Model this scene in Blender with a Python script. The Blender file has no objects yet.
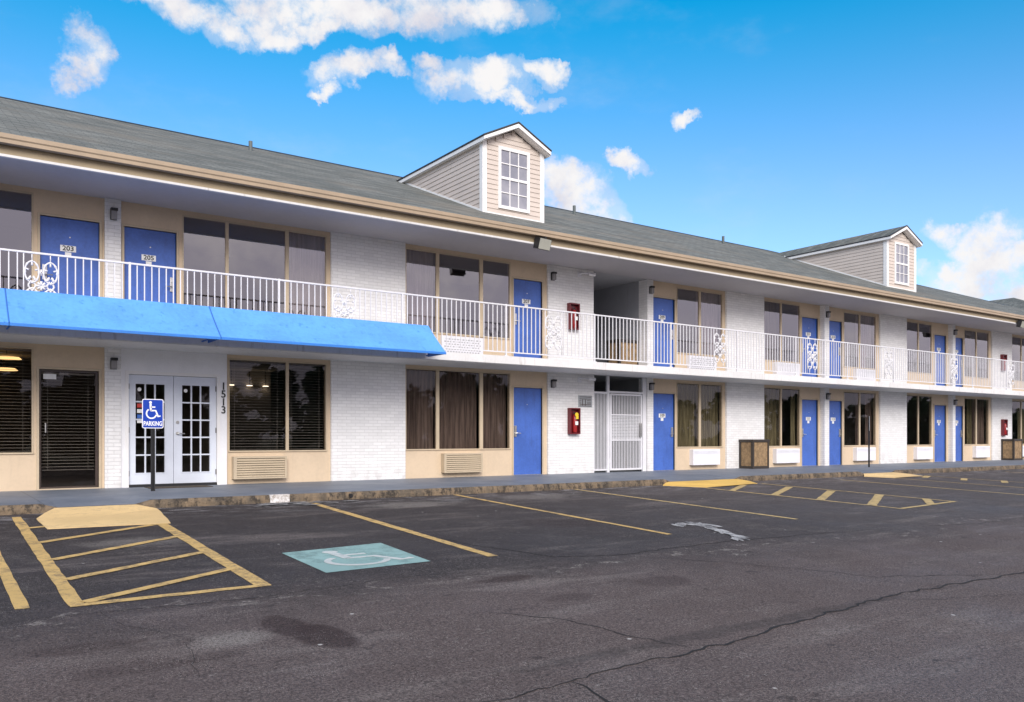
import bpy, bmesh, math, random
from mathutils import Vector, Matrix, noise
random.seed(7)
R = math.radians
scn = bpy.context.scene
COL = scn.collection

# ------------------------------------------------------------------ camera
CAM_D, CAM_H = 16.6, 0.9064
cam_d = bpy.data.cameras.new('camera'); cam = bpy.data.objects.new('camera', cam_d); COL.objects.link(cam)
cam.location = (0, -CAM_D, CAM_H)
cam.rotation_euler = (R(90), 0, R(-35.24))
cam_d.sensor_width = 36; cam_d.lens = 843 / 1024 * 36
cam_d.shift_y = (437.8 - 351) / 1024
cam_d.clip_start = 0.1; cam_d.clip_end = 3000
scn.camera = cam

# ------------------------------------------------------------------ light
SUN_AZ_VEC = Vector((-0.38, -0.85, 0.0)).normalized()
SUN_EL = R(30)
sd = Vector((SUN_AZ_VEC.x * math.cos(SUN_EL), SUN_AZ_VEC.y * math.cos(SUN_EL), math.sin(SUN_EL)))
sun_d = bpy.data.lights.new('sun', 'SUN'); sun = bpy.data.objects.new('sun', sun_d); COL.objects.link(sun)
sun_d.energy = 2.3; sun_d.angle = R(30); sun_d.color = (1.0, 0.955, 0.90)
sun.rotation_euler = (-sd).to_track_quat('-Z', 'Y').to_euler()

scn.view_settings.view_transform = 'Standard'; scn.view_settings.look = 'None'
scn.view_settings.gamma = 1; scn.view_settings.use_curve_mapping = False
scn.view_settings.exposure = 0.55
scn.render.engine = 'CYCLES'
scn.cycles.max_bounces = 8; scn.cycles.transparent_max_bounces = 16
scn.cycles.use_denoising = True


# ------------------------------------------------------------------ node helpers
class NT:
    def __init__(s, tree):
        s.t = tree; s.n = tree.nodes; s.l = tree.links
    def node(s, typ, **kw):
        n = s.n.new(typ)
        for k, v in kw.items(): setattr(n, k, v)
        return n
    def put(s, sock, v):
        if isinstance(v, bpy.types.NodeSocket): s.l.new(v, sock)
        elif v is not None:
            try: sock.default_value = v
            except Exception: sock.default_value = (v, v, v) if not isinstance(v, tuple) else (*v, 1)
    def m(s, op, a, b=None, c=None, clamp=False):
        n = s.node('ShaderNodeMath', operation=op, use_clamp=clamp)
        for i, v in enumerate((a, b, c)):
            if v is not None: s.put(n.inputs[i], v)
        return n.outputs[0]
    def noise(s, vec, scale, detail=3, rough=.5, dist=0, out='Fac'):
        n = s.node('ShaderNodeTexNoise')
        if vec is not None: s.l.new(vec, n.inputs['Vector'])
        n.inputs['Scale'].default_value = scale; n.inputs['Detail'].default_value = detail
        n.inputs['Roughness'].default_value = rough; n.inputs['Distortion'].default_value = dist
        return n.outputs[out]
    def ramp(s, v, lo, hi, a=0.0, b=1.0, smooth=True):
        n = s.node('ShaderNodeMapRange'); n.interpolation_type = 'SMOOTHSTEP' if smooth else 'LINEAR'
        s.put(n.inputs[0], v)
        for i, x in enumerate((lo, hi, a, b)): n.inputs[1 + i].default_value = x
        return n.outputs[0]
    def mix(s, f, a, b, blend='MIX'):
        n = s.node('ShaderNodeMix', data_type='RGBA', blend_type=blend)
        s.put(n.inputs[0], f)
        for sock, v in ((n.inputs[6], a), (n.inputs[7], b)):
            if isinstance(v, tuple): sock.default_value = (*v[:3], 1)
            else: s.l.new(v, sock)
        return n.outputs[2]
    def scalev(s, vec, sc):
        n = s.node('ShaderNodeVectorMath', operation='MULTIPLY'); s.l.new(vec, n.inputs[0]); n.inputs[1].default_value = sc
        return n.outputs[0]
    def comb(s, x, y, z=0.0):
        n = s.node('ShaderNodeCombineXYZ')
        for i, v in enumerate((x, y, z)): s.put(n.inputs[i], v)
        return n.outputs[0]
    def sep(s, vec):
        n = s.node('ShaderNodeSeparateXYZ'); s.l.new(vec, n.inputs[0]); return n.outputs
    def bump(s, h, strength=.3, dist=.01):
        n = s.node('ShaderNodeBump'); s.l.new(h, n.inputs['Height'])
        n.inputs['Strength'].default_value = strength; n.inputs['Distance'].default_value = dist
        return n.outputs[0]

def newmat(name, rough=.6, metal=0.0, spec=.5):
    m = bpy.data.materials.new(name); m.use_nodes = True
    t = NT(m.node_tree); b = t.n['Principled BSDF']
    b.inputs['Roughness'].default_value = rough; b.inputs['Metallic'].default_value = metal
    b.inputs['Specular IOR Level'].default_value = spec
    geo = t.node('ShaderNodeNewGeometry').outputs['Position']
    return m, t, b, geo

def paint(name, col, rough=.5, var=.08, scale=2.5, metal=0.0, dirt=None, dirt_amt=0.25, bump=0.0, bscale=60):
    """painted / plain surface with slight large and small colour variation"""
    m, t, b, P = newmat(name, rough, metal)
    n1 = t.noise(P, scale, 4, .6)
    n2 = t.noise(P, scale * 14, 3, .6)
    f = t.m('ADD', t.m('MULTIPLY', n1, .65), t.m('MULTIPLY', n2, .35))
    lo = tuple(c * (1 - var) for c in col); hi = tuple(min(1, c * (1 + var)) for c in col)
    c = t.mix(t.ramp(f, .35, .65), lo, hi)
    if dirt:
        st = t.noise(t.scalev(P, (7.0, 7.0, .9)), 1.3, 4, .65)
        c = t.mix(t.ramp(st, .55, .8, 0, dirt_amt), c, dirt)
    t.l.new(c, b.inputs['Base Color'])
    if bump: t.l.new(t.bump(t.noise(P, bscale, 3), bump, .004), b.inputs['Normal'])
    return m

M = {}
M['panel'] = paint('tan_panel_paint', (.62, .49, .345), .6, .05, 1.4, dirt=(.42, .33, .23), dirt_amt=.25)
M['frame'] = paint('tan_frame_paint', (.53, .43, .30), .5, .07)
M['door'] = paint('blue_door_paint', (.055, .13, .45), .42, .14, 1.6, dirt=(.035, .06, .20), dirt_amt=.55)
M['white'] = paint('white_paint', (.78, .78, .80), .5, .04, dirt=(.5, .48, .45), dirt_amt=.2)
M['slabwhite'] = paint('white_slab_paint', (.70, .695, .69), .6, .07, 1.2, dirt=(.36, .32, .28), dirt_amt=.75, bump=.2)
M['soffit'] = paint('soffit_paint', (.42, .41, .435), .7, .05, .8, dirt=(.45, .43, .45), dirt_amt=.25)
M['railwhite'] = paint('white_railing_paint', (.70, .70, .73), .4, .05, dirt=(.5, .38, .28), dirt_amt=.25)
M['doorwhite'] = paint('white_french_door_paint', (.66, .70, .78), .4, .04)
M['gutter'] = paint('tan_gutter_paint', (.37, .285, .195), .45, .07, dirt=(.33, .25, .16), dirt_amt=.3)
M['fascia'] = paint('tan_fascia_paint', (.36, .285, .18), .55, .07, dirt=(.35, .28, .19), dirt_amt=.3)  # tan set darker to deepen the shade below the gutter
M['siding'] = paint('beige_vinyl_siding', (.58, .505, .445), .5, .04)
M['trim'] = paint('white_trim', (.80, .79, .78), .5, .03)
M['black'] = paint('black_metal', (.018, .018, .02), .4, .15)
M['darkframe'] = paint('dark_bronze_frame', (.06, .042, .035), .35, .12)
M['metal'] = paint('brushed_metal', (.55, .54, .52), .32, .08, metal=.9)
M['greymetal'] = paint('grey_plate_metal', (.33, .35, .37), .5, .10)
M['awning'] = paint('blue_awning_fabric', (.10, .325, .84), .6, .12, 1.1, dirt=(.03, .17, .60), dirt_amt=.9)
M['awning_hem'] = paint('mid_blue_awning_hem', (.03, .19, .60), .6, .08)
M['awning_dark'] = paint('dark_blue_awning_hem', (.03, .14, .45), .6, .08)
M['red'] = paint('red_enamel', (.13, .010, .016), .35, .10)
M['extred'] = paint('red_cylinder', (.30, .014, .016), .3, .1)
M['yellowtag'] = paint('yellow_tag', (.80, .58, .03), .5, .1)
M['wood'] = paint('brown_aggregate_panel', (.25, .165, .085), .7, .35, 9, bump=.6, bscale=90)
M['planter'] = paint('dark_brown_bin_frame', (.032, .025, .02), .5, .15)
M['acwhite'] = paint('white_ac_plastic', (.74, .74, .78), .5, .04)
M['acbeige'] = paint('beige_ac_metal', (.50, .41, .29), .5, .06)
M['acslot'] = paint('ac_slot_grey', (.38, .38, .40), .7, .1)
M['acdark'] = paint('ac_recess', (.10, .085, .07), .7, .1)
M['pipe'] = paint('grey_green_pipe', (.10, .12, .12), .6, .1)
M['lens'] = paint('frosted_lens', (.26, .25, .25), .25, .05)
M['floodlens'] = paint('floodlight_glass', (.42, .42, .36), .15, .08)
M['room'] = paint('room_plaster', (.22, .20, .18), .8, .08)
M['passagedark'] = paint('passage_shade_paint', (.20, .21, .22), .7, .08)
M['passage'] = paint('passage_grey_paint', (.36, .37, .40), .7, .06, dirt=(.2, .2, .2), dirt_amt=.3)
M['signblue'] = paint('sign_blue', (.004, .045, .38), .35, .04)
M['signwhite'] = paint('sign_white', (.84, .84, .86), .4, .03)
M['plate'] = paint('number_plate_white', (.86, .86, .84), .45, .04)
M['ink'] = paint('dark_ink', (.02, .02, .022), .5, .1)
M['stickred'] = paint('red_sticker', (.55, .05, .04), .5, .1)
M['stickblue'] = paint('blue_sticker', (.04, .14, .5), .5, .1)
M['mat'] = paint('door_mat', (.06, .045, .03), .95, .3, 20)
M['bark'] = paint('tree_bark', (.10, .075, .05), .9, .2)
M['leaf'] = paint('tree_leaves', (.05, .085, .03), .8, .4, .6)

def mat_blind():
    m, t, b, P = newmat('blind_slats', .5)
    t.l.new(t.mix(t.noise(P, 5, 2), (.34, .31, .28), (.46, .43, .38)), b.inputs['Base Color']); return m
M['blind'] = mat_blind()
def mat_curtain(name, c1, c2):
    m, t, b, P = newmat(name, .85)
    n = t.noise(t.scalev(P, (9, 9, .5)), 2.2, 3, .6)
    t.l.new(t.mix(t.ramp(n, .3, .7), c1, c2), b.inputs['Base Color']); return m
M['curt_brown'] = mat_curtain('brown_curtain', (.10, .070, .060), (.24, .175, .145))
M['curt_olive'] = mat_curtain('olive_curtain', (.10, .085, .045), (.27, .235, .13))
M['curt_pale'] = mat_curtain('pale_sheer_curtain', (.42, .38, .34), (.66, .61, .55))

def mat_glass(name, ior=1.75, tint=(.80, .78, .80)):
    m, t, b, P = newmat(name); t.n.remove(b)
    fr = t.node('ShaderNodeFresnel'); fr.inputs['IOR'].default_value = ior
    gl = t.node('ShaderNodeBsdfGlossy'); gl.inputs['Roughness'].default_value = .015; gl.inputs['Color'].default_value = (.95, .92, .95, 1)
    tr = t.node('ShaderNodeBsdfTransparent'); tr.inputs['Color'].default_value = (*tint, 1)
    bm = t.bump(t.noise(P, 1.1, 2), .03, .02)
    t.l.new(bm, gl.inputs['Normal'])
    mx = t.node('ShaderNodeMixShader'); t.l.new(t.m('MULTIPLY', fr.outputs[0], t.m('SUBTRACT', 1.0, t.node('ShaderNodeNewGeometry').outputs['Backfacing'])), mx.inputs[0]); t.l.new(tr.outputs[0], mx.inputs[1]); t.l.new(gl.outputs[0], mx.inputs[2])
    out = [n for n in t.n if n.type == 'OUTPUT_MATERIAL'][0]; t.l.new(mx.outputs[0], out.inputs['Surface']); return m
M['glass'] = mat_glass('window_glass', 2.6, (.70, .68, .70))
M['glassg'] = mat_glass('ground_floor_glass', 1.42, (.80, .79, .78))

def mat_emit(name, col, s):
    m, t, b, P = newmat(name)
    b.inputs['Emission Color'].default_value = (*col, 1); b.inputs['Emission Strength'].default_value = s
    b.inputs['Base Color'].default_value = (*col, 1); return m
M['pendant'] = mat_emit('lit_pendant_shade', (1.0, .62, .25), 1.6)
M['downlight'] = mat_emit('lit_downlight', (1.0, .82, .6), 3.0)

def mat_brick():
    m, t, b, P = newmat('white_painted_brick', .55)
    x, y, z = t.sep(P)
    v = t.comb(t.m('ADD', x, y), z)
    br = t.node('ShaderNodeTexBrick'); t.l.new(v, br.inputs['Vector'])
    br.inputs['Scale'].default_value = 1; br.inputs['Brick Width'].default_value = .205; br.inputs['Row Height'].default_value = .0677
    br.inputs['Mortar Size'].default_value = .0055; br.inputs['Mortar Smooth'].default_value = .35
    br.inputs['Color1'].default_value = (.75, .745, .74, 1); br.inputs['Color2'].default_value = (.83, .825, .82, 1)
    br.inputs['Mortar'].default_value = (.65, .645, .64, 1)
    n = t.noise(P, 3, 5, .65)
    c = t.mix(t.ramp(n, .45, .75, 0, .22), br.outputs['Color'], (.60, .59, .585))
    # grime splashed up from the pavement
    g = t.m('MULTIPLY', t.ramp(z, .0, .5, 1, 0), t.ramp(t.noise(P, 6, 4), .35, .7))
    c = t.mix(t.m('MULTIPLY', g, .35), c, (.42, .39, .36))
    t.l.new(c, b.inputs['Base Color'])
    h = t.m('SUBTRACT', t.m('MULTIPLY', t.noise(P, 45, 3), .25), br.outputs['Fac'])
    t.l.new(t.bump(h, .6, .010), b.inputs['Normal'])
    return m
M['brick'] = mat_brick()

def mat_shingle(name='asphalt_shingles', a=(.145, .148, .134), b2=(.225, .228, .208)):
    m, t, b, P = newmat(name, .9, spec=.2)
    x, y, z = t.sep(P)
    v = t.comb(x, t.m('MULTIPLY', y, 1.08))
    br = t.node('ShaderNodeTexBrick'); t.l.new(v, br.inputs['Vector'])
    br.inputs['Scale'].default_value = 1; br.inputs['Brick Width'].default_value = .30; br.inputs['Row Height'].default_value = .145
    br.inputs['Mortar Size'].default_value = .006
    br.inputs['Color1'].default_value = (*a, 1); br.inputs['Color2'].default_value = (*b2, 1); br.inputs['Mortar'].default_value = (.05, .055, .05, 1)
    n = t.noise(t.scalev(P, (.35, 2.2, 2.2)), 1.6, 5, .65)
    c = t.mix(t.ramp(n, .38, .62, 0, .7), br.outputs['Color'], (.085, .092, .085))
    n2 = t.noise(P, 40, 2)
    c = t.mix(t.ramp(n2, .55, .75, 0, .4), c, (.30, .31, .29))
    n3 = t.noise(t.scalev(P, (.5, .8, .8)), 1.1, 3)
    c = t.mix(t.ramp(n3, .5, .7, 0, .35), c, (.22, .19, .15))
    t.l.new(c, b.inputs['Base Color'])
    t.l.new(t.bump(t.m('SUBTRACT', t.m('MULTIPLY', n2, .4), br.outputs['Fac']), .8, .01), b.inputs['Normal'])
    return m
M['shingle'] = mat_shingle()
M['shingle_edge'] = paint('dark_drip_edge', (.04, .035, .035), .5, .15)

def blob(t, P, cx, cy, rx, ry, soft=.35, wob=.5, sc=1.5):
    x, y, z = t.sep(P)
    dx = t.m('DIVIDE', t.m('SUBTRACT', x, cx), rx); dy = t.m('DIVIDE', t.m('SUBTRACT', y, cy), ry)
    d = t.m('SQRT', t.m('ADD', t.m('MULTIPLY', dx, dx), t.m('MULTIPLY', dy, dy)))
    d = t.m('ADD', d, t.m('MULTIPLY', t.m('SUBTRACT', t.noise(P, sc, 4, .6), .5), wob))
    return t.ramp(d, 1 - soft, 1 + soft, 1, 0)

def asphalt_color(t, P):
    x, y, z = t.sep(P)
    big = t.noise(P, .35, 8, .68); mid = t.noise(P, 1.7, 8, .72)
    str_ = t.noise(t.scalev(P, (.5, 2.2, 1)), .8, 9, .75)
    fine = t.noise(P, 55, 3, .7); fine2 = t.noise(P, 140, 2, .6)
    vor = t.node('ShaderNodeTexVoronoi'); t.l.new(P, vor.inputs['Vector']); vor.inputs['Scale'].default_value = 75
    edge = t.m('ADD', y, t.m('ADD', t.m('MULTIPLY', t.m('SUBTRACT', mid, .5), 1.6), t.m('MULTIPLY', t.m('SUBTRACT', big, .5), 3.0)))
    bay = t.ramp(edge, -10.9, -9.1)
    rt = t.ramp(x, 5, 16)                                     # the coat is more worn further along
    baycol = t.mix(rt, (.042, .036, .036), (.074, .064, .063))
    c = t.mix(bay, (.101, .078, .071), baycol)
    c = t.mix(t.ramp(big, .35, .7, 0, .5), c, t.mix(bay, (.072, .056, .053), baycol))
    c = t.mix(t.ramp(str_, .50, .72, 0, .65), c, (.165, .140, .128))
    # dusty scuffed patches in the bays
    sc = t.m('MULTIPLY', t.ramp(mid, .56, .75), t.m('MULTIPLY', bay, .45))
    c = t.mix(sc, c, (.15, .135, .12))
    lf = t.m('MULTIPLY', t.ramp(t.noise(P, 22, 6, .8), .56, .66), t.ramp(t.noise(P, .9, 5, .7), .44, .60))
    c = t.mix(t.m('MULTIPLY', lf, .55), c, (.24, .22, .20))
    # silt washed against the kerb
    k = t.m('MULTIPLY', t.ramp(y, -5.0, -3.35), t.ramp(t.noise(t.scalev(P, (1.2, 3, 1)), 1.6, 5, .7), .48, .66))
    c = t.mix(t.m('MULTIPLY', k, .65), c, (.27, .26, .26))
    # pale line where the newer coat ends
    el = t.m('MULTIPLY', t.ramp(t.m('ABSOLUTE', t.m('ADD', edge, 9.85)), .0, .09, 1, 0), t.ramp(t.noise(P, 5, 3), .5, .62))
    c = t.mix(t.m('MULTIPLY', el, .6), c, (.26, .235, .21))
    # oil stains
    for (cx, cy, rx, ry, a) in ((2.18, -10.72, .16, .30, .75), (2.30, -11.1, .18, .34, .85), (4.55, -10.1, .33, .12, .6), (4.55, -11.0, .25, .12, .4), (5.8, -10.9, .3, .2, .4), (7.5, -7.2, .6, .5, .3), (1.2, -11.2, .5, .12, .35), (.9, -10.6, .35, .12, .35)):
        c = t.mix(t.m('MULTIPLY', blob(t, P, cx, cy, rx, ry, .2, .9, 3.5), a), c, (.036, .023, .021))
    for (cx, cy, rx, ry, a) in ((1.75, -10.85, .22, .16, .5), (9.3, -4.2, .8, .35, .4), (2.0, -6.4, .5, .3, .35), (6.6, -4.4, .7, .35, .5)):
        c = t.mix(t.m('MULTIPLY', blob(t, P, cx, cy, rx, ry, .5, 1.6, 4), a), c, (.22, .20, .18))
    ag = t.m('MULTIPLY', t.ramp(t.m('ADD', t.m('MULTIPLY', fine, .6), t.m('MULTIPLY', fine2, .4)), .40, .61, .42, 1.75, False), 1)
    c = t.mix(1.0, c, t.comb(ag, ag, ag), 'MULTIPLY')
    stone = t.m('MULTIPLY', t.ramp(vor.outputs['Distance'], .08, .26, 1, 0), t.m('ADD', .25, t.ramp(t.noise(P, 3.5, 6, .7), .47, .60)), clamp=True)
    c = t.mix(t.m('MULTIPLY', stone, .95), c, (.40, .36, .33))
    vw = t.node('ShaderNodeTexVoronoi'); t.l.new(P, vw.inputs['Vector']); vw.inputs['Scale'].default_value = 1.6
    c = t.mix(t.ramp(vw.outputs['Distance'], .022, .036, .8, 0), c, (.50, .48, .45))
    # small dark drips
    dr = t.m('MULTIPLY', t.ramp(t.noise(t.scalev(P, (1, 1.6, 1)), 3.2, 5, .62), .655, .69), .65)
    c = t.mix(dr, c, (.034, .028, .027))
    c = t.mix(t.m('MULTIPLY', blob(t, P, 5.2, -12.42, 2.2, .09, .4, 1.8, 3.5), .45), c, (.038, .032, .03))
    return c, fine, fine2

def mat_asphalt():
    m, t, b, P = newmat('worn_asphalt', .85, spec=.2)
    c, f1, f2 = asphalt_color(t, P)
    t.l.new(c, b.inputs['Base Color'])
    t.l.new(t.bump(t.m('ADD', f1, t.m('MULTIPLY', f2, .6)), .65, .008), b.inputs['Normal'])
    t.l.new(t.ramp(t.noise(P, .7, 4), .3, .7, .6, .9), b.inputs['Roughness'])
    return m
M['asphalt'] = mat_asphalt()

def mat_roadpaint(name, col, wear=.5, dark=(.05, .045, .045), sc=9):
    m, t, b, P = newmat(name, .75, spec=.3)
    n = t.noise(P, sc, 6, .75); n2 = t.noise(P, 70, 3, .7); n3 = t.noise(P, 1.1, 3)
    w = t.m('ADD', t.m('MULTIPLY', n, .6), t.m('ADD', t.m('MULTIPLY', n2, .25), t.m('MULTIPLY', n3, .2)))
    f = t.ramp(w, .72 - wear * .3, .86 - wear * .25, 0, .85)
    c = t.mix(t.ramp(n3, .3, .7), tuple(x * .82 for x in col), col)
    c = t.mix(f, c, dark)
    t.l.new(c, b.inputs['Base Color']); t.l.new(t.bump(n2, .5, .006), b.inputs['Normal']); return m
M['yellow'] = mat_roadpaint('yellow_line_paint', (.64, .43, .16), .80, (.11, .09, .07))
M['yellow_worn'] = mat_roadpaint('worn_yellow_line_paint', (.56, .41, .18), .75, (.07, .065, .06))
M['rampyellow'] = mat_roadpaint('cream_yellow_ramp_paint', (.78, .56, .27), .7, (.46, .33, .18))
M['rampdeep'] = mat_roadpaint('deep_yellow_ramp_paint', (.74, .48, .13), .5, (.40, .28, .10))
M['ada'] = mat_roadpaint('pale_teal_paint', (.28, .44, .42), .8, (.13, .20, .19), 5)
M['adawhite'] = mat_roadpaint('faded_white_paint', (.58, .60, .58), .75, (.22, .38, .38), 12)
M['kerbwhite'] = mat_roadpaint('worn_white_kerb_paint', (.74, .73, .72), .8, (.20, .15, .10), 14)
M['oldwhite'] = mat_roadpaint('flaking_white_paint', (.52, .51, .50), .95, (.05, .048, .05), 7)
M['crack'] = paint('crack_dark', (.014, .012, .012), .95, .2)

def mat_walk():
    m, t, b, P = newmat('blue_grey_painted_concrete', .55)
    n = t.noise(P, 1.2, 5, .65); n2 = t.noise(P, 30, 3)
    c = t.mix(t.ramp(n, .35, .7), (.125, .15, .19), (.185, .21, .25))
    c = t.mix(t.ramp(n2, .55, .75, 0, .3), c, (.26, .27, .28))
    x, y, z = t.sep(P)
    fr = t.m('ABSOLUTE', t.m('SUBTRACT', t.m('FRACT', t.m('DIVIDE', x, 2.9)), .5))
    c = t.mix(t.ramp(fr, .0, .004, .8, 0), c, (.04, .045, .05))
    t.l.new(c, b.inputs['Base Color']); t.l.new(t.bump(n2, .25, .004), b.inputs['Normal']); return m
M['walk'] = mat_walk()

def mat_kerb():
    m, t, b, P = newmat('stained_kerb_concrete', .85)
    s1 = t.noise(t.scalev(P, (2.2, 1, 1.0)), 1.4, 5, .7); s2 = t.noise(t.scalev(P, (4.5, 3, 2.5)), 1.7, 6, .75); s3 = t.noise(P, 26, 4, .7)
    c = t.mix(t.ramp(s1, .35, .65), (.20, .145, .09), (.10, .08, .058))
    c = t.mix(t.ramp(s2, .46, .60, 0, .9), c, (.025, .021, .017))
    c = t.mix(t.ramp(s3, .50, .70, 0, .35), c, (.30, .23, .15))
    t.l.new(c, b.inputs['Base Color']); t.l.new(t.bump(s3, .9, .02), b.inputs['Normal']); return m
M['kerb'] = mat_kerb()
M['ground'] = paint('dry_grass_ground', (.09, .10, .05), .95, .3, .4)


# ------------------------------------------------------------------ world: sky with clouds fixed by compass direction
world = bpy.data.worlds.new('World'); scn.world = world; world.use_nodes = True
w = NT(world.node_tree); bg = w.n['Background']
sky = w.node('ShaderNodeTexSky'); sky.sky_type = 'NISHITA'; sky.sun_disc = False
sky.sun_elevation = SUN_EL
sky.sun_rotation = math.atan2(SUN_AZ_VEC.x, SUN_AZ_VEC.y)
sky.ozone_density = 4.0; sky.dust_density = .3; sky.air_density = 1.0
tc = w.node('ShaderNodeTexCoord').outputs['Generated']
dirn = w.node('ShaderNodeVectorMath', operation='NORMALIZE'); w.l.new(tc, dirn.inputs[0]); Dv = dirn.outputs[0]
nz = w.noise(Dv, 9, 8, .6, out='Color')
nzc = w.node('ShaderNodeVectorMath', operation='SUBTRACT'); w.l.new(nz, nzc.inputs[0]); nzc.inputs[1].default_value = (.5, .5, .5)
dd = w.node('ShaderNodeVectorMath', operation='ADD'); w.l.new(Dv, dd.inputs[0]); w.l.new(w.scalev(nzc.outputs[0], (.13, .13, .10)), dd.inputs[1])
dx, dy, dz = w.sep(dd.outputs[0])
az = w.m('ARCTAN2', dy, dx); el = w.m('ARCSINE', dz)
fwd = Vector((math.cos(R(54.76)), math.sin(R(54.76)), 0)); rgt = Vector((math.sin(R(54.76)), -math.cos(R(54.76)), 0))
def pix_dir(u, v):
    d = (fwd + rgt * ((u - 512) / 843) + Vector((0, 0, (437.8 - v) / 843))).normalized()
    return math.atan2(d.y, d.x), math.asin(d.z)
clouds = [(262, 22, 40, 20), (285, 34, 34, 12), (150, -2, 40, 16), (190, 14, 40, 20), (232, 34, 32, 20), (300, 4, 70, 26), (365, 20, 62, 24), (430, 8, 60, 30), (500, 6, 52, 24), (340, 36, 30, 10),
          (92, 50, 24, 22), (84, 72, 26, 18), (365, 76, 42, 13), (390, 70, 18, 9), (335, 88, 12, 6), (472, 82, 46, 17), (438, 66, 18, 8), (536, 74, 26, 11), (505, 99, 44, 7),
          (626, 167, 22, 8), (556, 188, 36, 22), (578, 202, 30, 22), (600, 215, 30, 22), (689, 121, 13, 10),
          (952, 228, 24, 13), (1000, 232, 38, 22), (1015, 250, 46, 18), (960, 262, 20, 10), (985, 272, 58, 22), (1030, 280, 40, 20), (925, 268, 12, 8), (970, 292, 50, 8)]
dens = None
for (u, v, rx, ry) in clouds:
    a0, e0 = pix_dir(u, v); a1, _ = pix_dir(u + rx, v); _, e1 = pix_dir(u, v - ry)
    ra = abs(a1 - a0); re = abs(e1 - e0)
    ax = w.m('DIVIDE', w.m('SUBTRACT', az, a0), ra * 1.32); ex = w.m('DIVIDE', w.m('SUBTRACT', el, e0), re * 1.32)
    q = w.m('SUBTRACT', 1.0, w.m('ADD', w.m('MULTIPLY', ax, ax), w.m('MULTIPLY', ex, ex)), clamp=True)
    dens = q if dens is None else w.m('MAXIMUM', dens, q)
fine = w.noise(Dv, 26, 8, .65)
mask = w.ramp(w.m('ADD', dens, w.m('MULTIPLY', w.m('SUBTRACT', fine, .5), 2.8)), .05, 1.15)
halo = w.m('MULTIPLY', w.ramp(w.m('ADD', dens, w.m('MULTIPLY', w.m('SUBTRACT', w.noise(Dv, 12, 8, .7), .5), 2.2)), -.05, .8), .35)
mask = w.m('MULTIPLY', w.m('MAXIMUM', mask, halo), w.ramp(dens, 0, .30))
# broken cloud cover in the half of the sky behind the viewer
rx_, ry_, rz_ = w.sep(Dv)
back = w.ramp(ry_, .0, -.18)
cov = w.ramp(w.noise(w.scalev(Dv, (1, 1, 1.8)), 2.3, 7, .6), .27, .43)
mask = w.m('MAXIMUM', mask, w.m('MULTIPLY', back, cov))
wisp = w.m('MULTIPLY', w.ramp(w.noise(w.scalev(Dv, (1, 1, 2)), 5, 7, .6), .52, .8), .16)
mask = w.m('MAXIMUM', mask, wisp)
hs = w.node('ShaderNodeHueSaturation'); w.l.new(sky.outputs[0], hs.inputs['Color']); w.l.new(w.ramp(w.sep(Dv)[2], .20, .50, 1.10, 1.40), hs.inputs['Saturation']); hs.inputs['Value'].default_value = 1.42
w.l.new(w.ramp(w.sep(Dv)[2], .20, .50, .503, .478), hs.inputs['Hue'])
shade = w.ramp(w.m('ADD', w.noise(Dv, 11, 7, .62), w.m('MULTIPLY', dens, .12)), .40, .66)
ccol = w.mix(shade, (4.9, 4.85, 5.4), (6.5, 6.4, 6.4))
bb = w.m('ADD', 1.0, w.m('MULTIPLY', back, .55))
ccol = w.mix(1.0, ccol, w.comb(bb, w.m('MULTIPLY', bb, w.ramp(back, 0, 1, 1, .955)), bb), 'MULTIPLY')
w.l.new(w.mix(mask, hs.outputs[0], ccol), bg.inputs['Color'])
bg.inputs['Strength'].default_value = .10


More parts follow.
